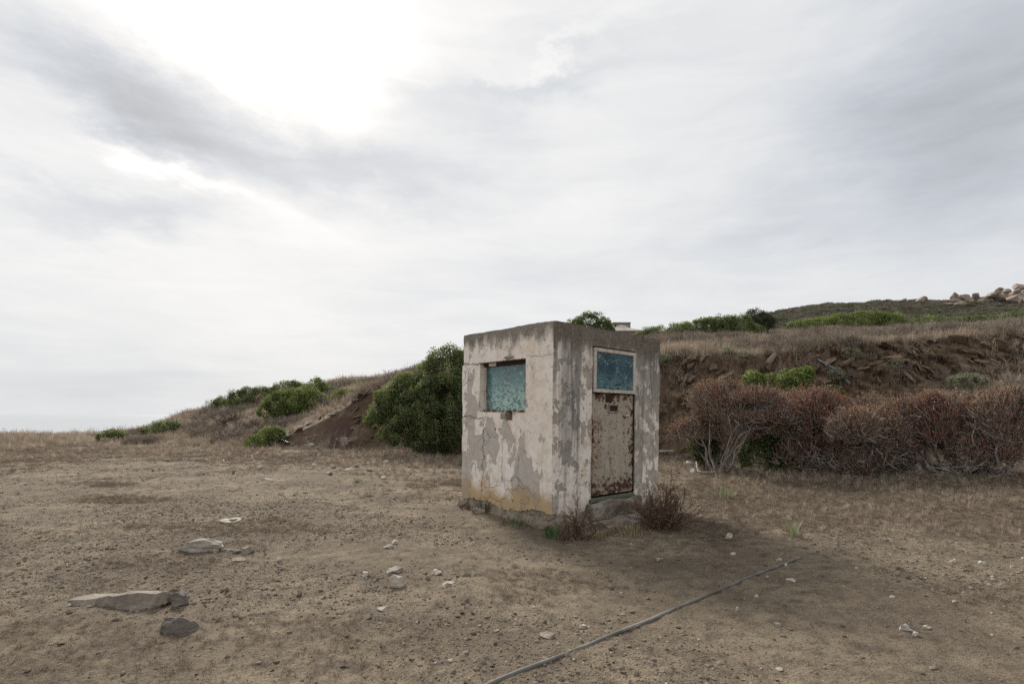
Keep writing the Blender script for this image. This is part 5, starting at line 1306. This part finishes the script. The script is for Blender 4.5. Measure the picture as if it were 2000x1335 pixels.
    S('brightest pale stone on the ground below the earth cut', 681, 920, 18, 8, 'rock_white', 60, sub=2)
    S('pale flat stone nearest the foot of the big bush', 753, 904, 15, 5, 'rock_white', 61, sub=2)
    S('blackish stone beside a pale one below the earth cut', 645, 928, 10, 6, 'rock_dark', 62, sub=2)
    S('tan stone with dark underside left of the hut', 748, 936, 14, 6, 'rock_pale', 63, sub=2)
    S('rounded boulder half buried at the foot of the earth cut', 596, 876, 34, 12, 'rock_grey', 64)
    S('leaning brown slab under the big evergreen bush', 828, 884, 24, 18, 'rock_slate', 65, depth=0.4, sink=0.15)
    S('grey slab under the big bush beside the hut wall', 860, 880, 18, 14, 'rock_grey', 66, depth=0.4, sink=0.15)
    S('layered rock outcrop at the right foot of the earth cut', 706, 868, 52, 46, 'rock_brown', 67, 'rock_outcrop', strata=1.0, cat='rock')
    S('pale broken rock edge left of the layered outcrop', 672, 872, 34, 16, 'rock_grey', 68, strata=0.8, cat='rock')
    # right-hand side
    S('scrap of white rubbish by the far end of the grey pipe', 1524, 1096, 12, 7, 'rock_white', 70, 'rubbish_scrap', cat='rubbish', sub=2)
    S('pale tilted stone beyond the shade of the hut', 1426, 1053, 18, 12, 'rock_pale', 71, depth=0.4)
    S('pale chip below the tilted stone in the shade', 1434, 1083, 14, 5, 'rock_pale', 72, sub=2)
    S('grey stone in the shade in front of the doorstep', 1287, 1096, 18, 8, 'rock_grey', 73)
    S('round grey stone right of the grey pipe', 1519, 1224, 17, 10, 'rock_grey', 74)
    S('white pebble between the pipe and the round grey stone', 1441, 1192, 7, 7, 'rock_white', 75, sub=2)
    S('white pebble just right of the middle of the pipe', 1478, 1166, 8, 6, 'rock_white', 76, sub=2)
    S('speckled pale stone, left of three at the lower right', 1772, 1232, 24, 11, 'rock_white', 77)
    S('small pale stone, lowest of three at the lower right', 1790, 1242, 14, 9, 'rock_white', 78)
    S('flat pale stone, right of three at the lower right', 1813, 1228, 18, 6, 'rock_pale', 79)
    S('brown stump of stone in the dry grass at the right', 1760, 1114, 18, 8, 'rock_brown', 80)
    S('white crumpled stone at the right edge of the dry grass', 1919, 1103, 18, 7, 'rock_white', 81)
    S('tan stone in the dry grass left of the white crumpled one', 1866, 1097, 12, 6, 'rock_pale', 82)
    S('long pale flake of stone right of the pipe', 1546, 1136, 20, 5, 'rock_pale', 83)
    S('dark half-buried stone at the bottom edge left of the pipe', 1065, 1246, 40, 8, 'rock_slate', 84)
    S('white angular stone on the sandy patch left of the pipe', 1139, 1228, 16, 8, 'rock_white', 85)
    S('black clod on the sandy patch left of the pipe', 1063, 1217, 12, 7, 'rock_dark', 86)
    S('tan stone in the grass above the white rubbish scrap', 1535, 1104, 10, 5, 'rock_pale', 87, sub=2)
    S('grey stones lump under the leaning red bush', 1795, 928, 36, 22, 'rock_slate', 88, cat='rock')
    S('rubble stone at the left rear corner of the hut', 905, 990, 26, 14, 'rubble', 89)
    S('rubble lump at the foot of the pale wall', 935, 1004, 34, 12, 'rubble', 90, depth=0.5)
    S('mossy rubble block below the near corner of the hut', 1062, 1036, 40, 20, 'rubble', 91, depth=0.6)
build_stones()

def mat_plain(name, c, rough=0.6, spec=0.3, var=0.25, scale=12.0):
    m, nt, b = newmat(name, rough, spec)
    tc = nt.nodes.new('ShaderNodeTexCoord'); n = noise(nt, tc.outputs['Object'], scale, 5, 0.6)
    nt.links.new(mixc(nt, smooth(nt, n, 0.35, 0.68), tuple(q * (1 - var) for q in c), tuple(min(1, q * (1 + var)) for q in c)), b.inputs['Base Color'])
    bump(nt, b, n, 0.15, 0.01)
mat_plain('grey_pipe', (0.165, 0.157, 0.143), 0.75, 0.2, 0.35, 4); mat_plain('black_plastic', (0.018, 0.02, 0.026), 0.35, 0.5)
mat_plain('orange_rope', (0.40, 0.25, 0.165), 0.8, 0.1); mat_plain('white_tin', (0.42, 0.39, 0.345), 0.95, 0.0, 0.3, 14)
mat_plain('dead_wood', (0.36, 0.315, 0.27), 0.9, 0.1, 0.35, 14); mat_plain('blue_pipe', (0.16, 0.19, 0.23), 0.5, 0.4); mat_plain('white_plastic', (0.72, 0.72, 0.72), 0.5, 0.4, 0.1)
mat_plain('roof_cement', (0.34, 0.31, 0.28), 0.9, 0.1, 0.2, 2); mat_plain('house_plaster', (0.40, 0.36, 0.32), 0.9, 0.1, 0.2, 2)
mat_plain('grass_green', (0.10, 0.15, 0.06), 0.8, 0.1, 0.4, 8)

def along(pts_px, n=60, lift=0.0, wob=0.0, seed=0):
    """ground line through photo pixels"""
    P = np.array([ground_at(*p) for p in pts_px]); t = np.linspace(0, len(P) - 1, n); i = np.arange(len(P))
    Q = np.stack([np.interp(t, i, P[:, k]) for k in range(3)], 1)
    if len(P) > 2:
        for _ in range(6): Q[1:-1, :2] = 0.25 * Q[:-2, :2] + 0.5 * Q[1:-1, :2] + 0.25 * Q[2:, :2]
    Q[:, 2] = height(Q[:, 0], Q[:, 1], False) + lift
    for _ in range(3): Q[1:-1, 2] = 0.25 * Q[:-2, 2] + 0.5 * Q[1:-1, 2] + 0.25 * Q[2:, 2]
    return Q

def tube_thing(name, label, cat, pts, r, mat, n=10):
    v, f = polytube(pts, r, n); o = ob(name, mesh_np(name, v, f, True), mat); return tag(o, label, cat)

def build_finds():
    Q = along([(900, 1364), (1070, 1293), (1190, 1243), (1250, 1218), (1320, 1188), (1400, 1157), (1480, 1122), (1550, 1096), (1562, 1090)], 70, 0.004)
    tube_thing('grey_pipe', 'long grey plastic pipe lying across the ground at lower right', 'pipe', Q + np.stack([0 * Q[:, 0], 0.004 * np.sin(np.linspace(0, 9, len(Q))), 0.003 * np.sin(np.linspace(0, 23, len(Q)))], 1), 0.0130, 'grey_pipe', 12)
    # flat white tin ring
    g = ground_at(450, 1018); n = 40; V = []; R0, R1 = 0.055, 0.128
    for zz in (0.0, 0.010):
        for r in (R0, R1):
            for k in range(n):
                a = 2 * math.pi * k / n; rr = r * (1 + 0.03 * math.sin(3 * a + 1)); V.append([rr * math.cos(a) + (0.03 if r == R0 else 0), rr * math.sin(a) * (0.95), zz + 0.008 * math.sin(a * 2)])
    f = []
    for k in range(n):
        j = (k + 1) % n
        f += [[2 * n + k, 2 * n + j, 3 * n + j, 3 * n + k][::-1], [n + k, n + j, 3 * n + j, 3 * n + k], [k, 2 * n + k, 2 * n + j, j]]
    o = ob('tin_ring', mesh_np('tin_ring', np.array(V), np.array(f)), 'white_tin'); tag(o, 'flat white ring with a dark hole on the sandy ground', 'ring'); o.location = (g.x, g.y, g.z + 0.012); o.rotation_euler = (0.06, 0.03, 0)
    tube_thing('stick', 'thin stick beside the grey cement slab', 'stick', along([(428, 1074), (470, 1078)], 12, 0.012), 0.010, 'dead_wood', 6)
    # hose and rope at the foot of the cut
    a, b = ground_at(534, 870), ground_at(570, 868); P = np.array([a.lerp(b, t) + Vector((0, 0, 0.06 + 0.12 * math.sin(math.pi * min(1, t * 1.3)))) for t in np.linspace(0, 1, 16)])
    tube_thing('black_hose', 'black hose lying at the foot of the bare earth cut', 'hose', P, 0.045, 'black_plastic')
    root = thing('orange_rope', 'tangled orange rope trailing down from the black hose', 'rope')
    for pts in ([(522, 862), (516, 872), (508, 882), (498, 889), (480, 891), (476, 894), (492, 892)], [(524, 864), (515, 878), (504, 886), (492, 888), (490, 892), (500, 899), (492, 905)], [(498, 889), (525, 886), (540, 880)], [(437, 898), (437, 904), (470, 906), (498, 905)]):
        v, f = polytube(along(pts, 30, 0.02), 0.011, 6); ob('strand', mesh_np('strand', v, f, True), 'orange_rope', root)
    # pipe on the right bank
    def bank(px, py): return ground_at(px, py, 10, 40)
    p0, p1 = bank(1594, 706), bank(1622, 722); p2, p3 = bank(1634, 738), bank(1656, 756)
    Q = np.array([p0.lerp(p1, t) + Vector((0, -0.08, 0.05)) for t in np.linspace(0, 1, 8)] + [p1.lerp(p3, t) + Vector((0, -0.12, 0.08)) for t in np.linspace(0.1, 1, 12)])
    tube_thing('bank_pipe', 'dull blue-grey pipe running down the right bank', 'pipe', Q, 0.035, 'blue_pipe')
    # plank, dead branch, rubbish near the branching trunk
    g = ground_at(1306, 886); o = box('plank', (-0.28, 0.28, -0.06, 0.06, 0.0, 0.05), 'dead_wood', None, 0.006, 0.01, 4); tag(o, 'weathered plank end lying just right of the hut', 'plank'); o.location = (g.x, g.y, g.z + 0.03); o.rotation_euler = (0.05, -0.02, 0.2)
    Q = along([(1360, 916), (1365, 926), (1385, 925), (1410, 921)], 16, 0.03); Q[:3, 2] += [0.14, 0.09, 0.03]
    r_ = thing('dead_branch', 'bleached dead branch below the pale branching trunk', 'branch')
    v, f = polytube(Q, np.linspace(0.018, 0.026, len(Q)), 7); ob('limb', mesh_np('limb', v, f, True), 'dead_wood', r_)
    Q2 = along([(1400, 922), (1420, 916), (1432, 908)], 10, 0.05); v, f = polytube(Q2, 0.014, 6); ob('limb', mesh_np('limb', v, f, True), 'dead_wood', r_)
    for lb, px, py, w, h, sd in (('white plastic scrap left of the dead branch', 1353, 922, 9, 8, 95), ('torn white plastic right of the plank', 1348, 906, 16, 6, 96)):
        stone(lb, px, py, w, h, 'white_plastic', sd, 'plastic_scrap', cat='rubbish', sub=2)
    # green grass tuft at the near corner of the hut, and small weeds
    def weed(label, px, py, h, w, n, mat, seed, name, cat='plant'):
        g = ground_at(px, py); k = g.y / F; v, f = tuft_np(seed, n, h * k, w * k, 0.004 + 0.0004 * g.y, 0.6)
        rng = np.random.default_rng(seed)
        o = thing(name, label, cat, g); bl = ob('blades', mesh_np('blades', v, f, False, {'tone_val': rng.random(len(v))}), mat, o); bl['kind'] = 'stuff'
    weed('tuft of fresh green grass at the near corner of the hut', 1080, 1048, 30, 46, 90, 'grass_green', 501, 'green_grass_tuft')
    weed('low green weeds at the foot of the pale wall', 1005, 1022, 14, 70, 60, 'grass_green', 502, 'green_weed')
    weed('brown weed clump at the far end of the pale wall', 950, 998, 26, 36, 90, 'twig_dark', 503, 'brown_weed')
    weed('brown weed mat at the left rear corner of the hut', 910, 992, 14, 40, 60, 'twig_red', 504, 'brown_weed')
    weed('straw clump in front of the doorstep', 1170, 1050, 22, 40, 60, 'grass_straw', 505, 'straw_clump')
    weed('dead grass fringe below the doorstep', 1225, 1040, 20, 90, 120, 'grass_straw', 506, 'straw_clump')
    weed('dull green weed standing in the grass right of the dry bush', 1548, 1046, 38, 26, 40, 'leaf_sage', 507, 'sage_weed')
    weed('yellowish sage clump by the right bank foot of the bushes', 1415, 970, 26, 50, 60, 'leaf_sage', 508, 'sage_clump')
    weed('small green plant alone below the strewn stones', 696, 942, 14, 14, 30, 'leaf_sage', 509, 'sage_weed')
    weed('pale green plant beside the end of the black hose', 571, 870, 10, 8, 24, 'leaf_sage', 510, 'sage_weed')
    weed('yellow-green low clump far left on the flat', 258, 876, 10, 56, 70, 'leaf_sage', 511, 'sage_clump')
    for i, (px, py, w, h, lb) in enumerate([(1296, 705, 26, 20, 'silver-grey cushion plant on the bank beside the hut edge'), (1455, 694, 24, 14, 'silver-green cushion plant on the cut edge above the red bushes'), (1636, 735, 26, 26, 'pale yellow-green bush over the pipe on the right bank'),
                                            (1660, 690, 30, 18, 'dry yellowish bush on the bank slope above the pipe'), (1745, 715, 26, 22, 'dull olive bush in the middle of the right bank'), (1420, 690, 16, 16, 'grey lichen-covered cushion on the bank edge'), (1890, 745, 60, 22, 'pale grassy shrub on the ledge at the right')]):
        gq = bank(px, py + h // 2); Yq = gq.y - 0.05
        shrub(lb, [(px, py, w / 2, h / 2), (px + w * 0.25, py + h * 0.12, w / 3, h / 3)], Yq, 'leaf_sage', 0.09, 0.045, 40, 1.1, None, 520 + i, 'cushion_plant', 0.8, cat='plant', snap=False)
build_finds()

# ------------------------------------------------------------------ slate slabs standing out of the right bank, part of the ground
def build_bank_slabs():
    rng = np.random.default_rng(77); kit = []
    for k in range(7):
        nx, ny = 5, 4; top = []; r_ = np.random.default_rng(600 + k)
        ang = np.sort(r_.uniform(0, 2 * math.pi, 8)); rad = r_.uniform(0.32, 0.55, 8)
        ring = np.stack([np.cos(ang) * rad * 1.15, np.sin(ang) * rad * 0.6], 1); th = r_.uniform(0.05, 0.10)
        lo = np.concatenate([ring * r_.uniform(0.85, 1.05, (8, 1)), np.full((8, 1), -th)], 1); mi = np.concatenate([ring * 1.04, r_.uniform(-0.02, 0.02, (8, 1))], 1)
        hi = np.concatenate([ring * r_.uniform(0.72, 0.98, (8, 1)), th + r_.uniform(-0.03, 0.03, (8, 1))], 1)
        v = np.concatenate([lo, mi, hi, [[0, 0, th + 0.01]], [[0, 0, -th]]]); j = np.arange(8); jn = (j + 1) % 8
        fq = np.concatenate([np.stack([j, jn, jn + 8, j + 8], 1), np.stack([j + 8, jn + 8, jn + 16, j + 16], 1)]); ft = np.concatenate([np.stack([j + 16, jn + 16, j * 0 + 24], 1), np.stack([jn, j, j * 0 + 25], 1)])
        kit.append(mesh_np('rock_slab', v, [fq, ft]))
    mts = ['rock_brown', 'rock_tan', 'rock_brown', 'rock_ochre', 'rock_tan', 'rock_brown', 'rock_brown']
    for me, mt in zip(kit, mts): me.materials.append(MATS[mt])
    spots = []
    for _ in range(85): spots.append((rng.uniform(1760, 2080), rng.uniform(655, 740), rng.uniform(10, 30), -0.75))
    for _ in range(22): spots.append((rng.uniform(1330, 1500), rng.uniform(700, 750), rng.uniform(12, 34), 0.72))
    for _ in range(26): spots.append((rng.uniform(1590, 1770), rng.uniform(695, 745), rng.uniform(8, 24), 0.15))
    for _ in range(20): spots.append((rng.uniform(690, 735), rng.uniform(790, 865), rng.uniform(10, 24), 0.6))
    for _ in range(16): spots.append((rng.uniform(560, 735), 0, rng.uniform(8, 22), 0.45))
    for px, py, w, dip in spots:
        if py == 0: py = 858 - (px - 545) * 0.50 + rng.uniform(-3, 3)
        g = ground_at(px, py, 10, 40); k = g.y / F
        i = int(rng.integers(0, 7)); o = ob('rock_slab', kit[i], None, GROUND)
        s = w * k * rng.uniform(0.7, 1.7)
        o.location = (g.x, g.y - rng.uniform(0.02, 0.28) if px > 1000 else g.y - 0.05, g.z); o.scale = (s, s, s * rng.uniform(0.5, 1.2))
        o.rotation_euler = (rng.normal() * 0.35 + 0.3, -dip + rng.normal() * 0.25, rng.normal() * 0.5)
build_bank_slabs()

# ------------------------------------------------------------------ far rocks on the hill
def build_boulders():
    rng = np.random.default_rng(9); Y = 160.0; k = Y / F
    def boulder(px, py, w, h, lb, seed, dy=0.0, group=None, YY=None):
        y = (YY or Y) + dy; kk = y / F
        v, f = rock_np(seed + 700, (w * kk, w * kk * 0.85, h * kk), 3, 14, 0.20)
        o = ob('boulder', mesh_np('boulder', v, f, False), 'granite'); tag(o, lb, 'boulder', group)
        o.location = ((px - CX) * kk, y, Zp(py, y)); o.rotation_euler = (rng.normal() * 0.1, rng.normal() * 0.1, rng.uniform(0, 3))
    boulder(1798, 586, 26, 14, 'squarish boulder alone on the skyline of the far hill', 1, YY=168)
    boulder(1764, 588, 18, 9, 'low rock on the skyline left of the squarish boulder', 2, YY=166)
    boulder(1738, 590, 16, 5, 'flattest rock on the far hill crest', 3, YY=164)
    RG = 'heaped boulders of the rocky outcrop'
    spots = [(1846, 590, 22, 8), (1850, 583, 16, 9), (1864, 574, 18, 16), (1868, 582, 22, 14), (1882, 576, 22, 14), (1876, 588, 26, 12), (1893, 584, 22, 14), (1902, 576, 22, 12), (1904, 570, 14, 9), (1908, 588, 24, 12), (1920, 582, 26, 13), (1925, 575, 20, 10), (1936, 572, 26, 14),
             (1945, 582, 26, 14), (1951, 562, 18, 12), (1955, 574, 22, 16), (1890, 597, 20, 7), (1900, 594, 24, 8), (1925, 592, 24, 9), (1945, 594, 26, 10), (1960, 592, 30, 18), (1962, 578, 24, 18), (1968, 566, 20, 16), (1976, 584, 34, 24), (1982, 568, 26, 20), (1990, 556, 24, 18), (1998, 580, 40, 30), (2004, 564, 26, 22), (2012, 552, 22, 18), (2022, 578, 44, 34), (2030, 560, 30, 24), (2045, 584, 44, 34), (2050, 562, 34, 26), (1950, 598, 34, 12), (1985, 600, 44, 16), (1872, 594, 24, 9), (1858, 592, 20, 9), (1915, 600, 28, 9)]
    rows = {'top': sorted([q for q in spots if q[1] < 572]), 'middle': sorted([q for q in spots if 572 <= q[1] < 586]), 'bottom': sorted([q for q in spots if q[1] >= 586])}
    def which(q):
        for rn, lst in rows.items():
            if q in lst: return '%s boulder from the left in the %s row of the far rock heap' % (ORD[lst.index(q)], rn)
    for i, (px, py, w, h) in enumerate(spots):
        boulder(px, py + 6, w * 1.0, h * 1.1, which((px, py, w, h)), 10 + i, rng.uniform(-4, 4) - (py - 570) * 0.25, RG)
build_boulders()

# ------------------------------------------------------------------ building top above the hut roof
def build_house():
    Y = 44.0; k = Y / F; cx_ = (1216 - CX) * k; gz = ground_z(cx_, Y) - 0.3
    root = thing('hill_house', 'low house with a cement hip roof and square chimney behind the hut', 'house', (cx_, Y, gz))
    ze = Zp(644.5, Y) - gz; za = Zp(633.5, Y + 1.7) - gz; hw = 42 * k
    box('wall', (-hw * 0.86, hw * 0.86, 0.3, 3.6, 0, ze - 0.02), 'house_plaster', root, 0.02)
    V = np.array([[-hw, 0, ze], [hw, 0, ze], [hw, 3.9, ze], [-hw, 3.9, ze], [-0.02, 1.7, za - 0.02], [-hw, 0, ze - 0.10], [hw, 0, ze - 0.10], [hw, 3.9, ze - 0.10], [-hw, 3.9, ze - 0.10]])
    V[4][0] = (1213 - CX) * (Y + 1.7) / F - cx_
    # sagging roof: split each slope
    f4 = np.array([[5, 6, 1, 0], [6, 7, 2, 1], [7, 8, 3, 2], [8, 5, 0, 3]]); mids = []
    P = [V[i] for i in range(9)]
    for a in range(4):
        m_ = (V[a] * 0.5 + V[4] * 0.5) + np.array([0, 0, -0.10]); P.append(m_)
    f4 = np.concatenate([f4, np.array([[0, 1, 10, 9], [1, 2, 11, 10], [2, 3, 12, 11], [3, 0, 9, 12]])]); f3 = np.array([[9, 10, 4], [10, 11, 4], [11, 12, 4], [12, 9, 4]])
    roof = ob('roof', mesh_np('roof', np.array(P), [f4, f3, ]), 'roof_cement', root)
    k4 = (Y + 4.0) / F; chx0, chx1 = (1199 - CX) * k4 - cx_, (1231.5 - CX) * k4 - cx_; zt = Zp(631, Y + 4.0) - gz
    ch = box('chimney', (chx0, chx1, 4.0, 5.2, ze - 1.0, zt), 'concrete', root, 0.01)
    box('cap', (chx0 - 3 * k, chx1 + 0.3 * k, 3.8, 5.3, zt + 0.002, zt + 1.6 * k), 'roof_cement', ch, 0.01)
    box('opening', (chx0 + 2 * k, chx0 + 5 * k, 3.985, 4.02, zt - 7 * k, zt - 3 * k), 'dark_inside', ch, 0)
    box('opening', (chx0 + 12 * k, chx0 + 26 * k, 3.985, 4.02, zt - 9 * k, zt - 3 * k), 'house_plaster', ch, 0)
    return root
build_house()
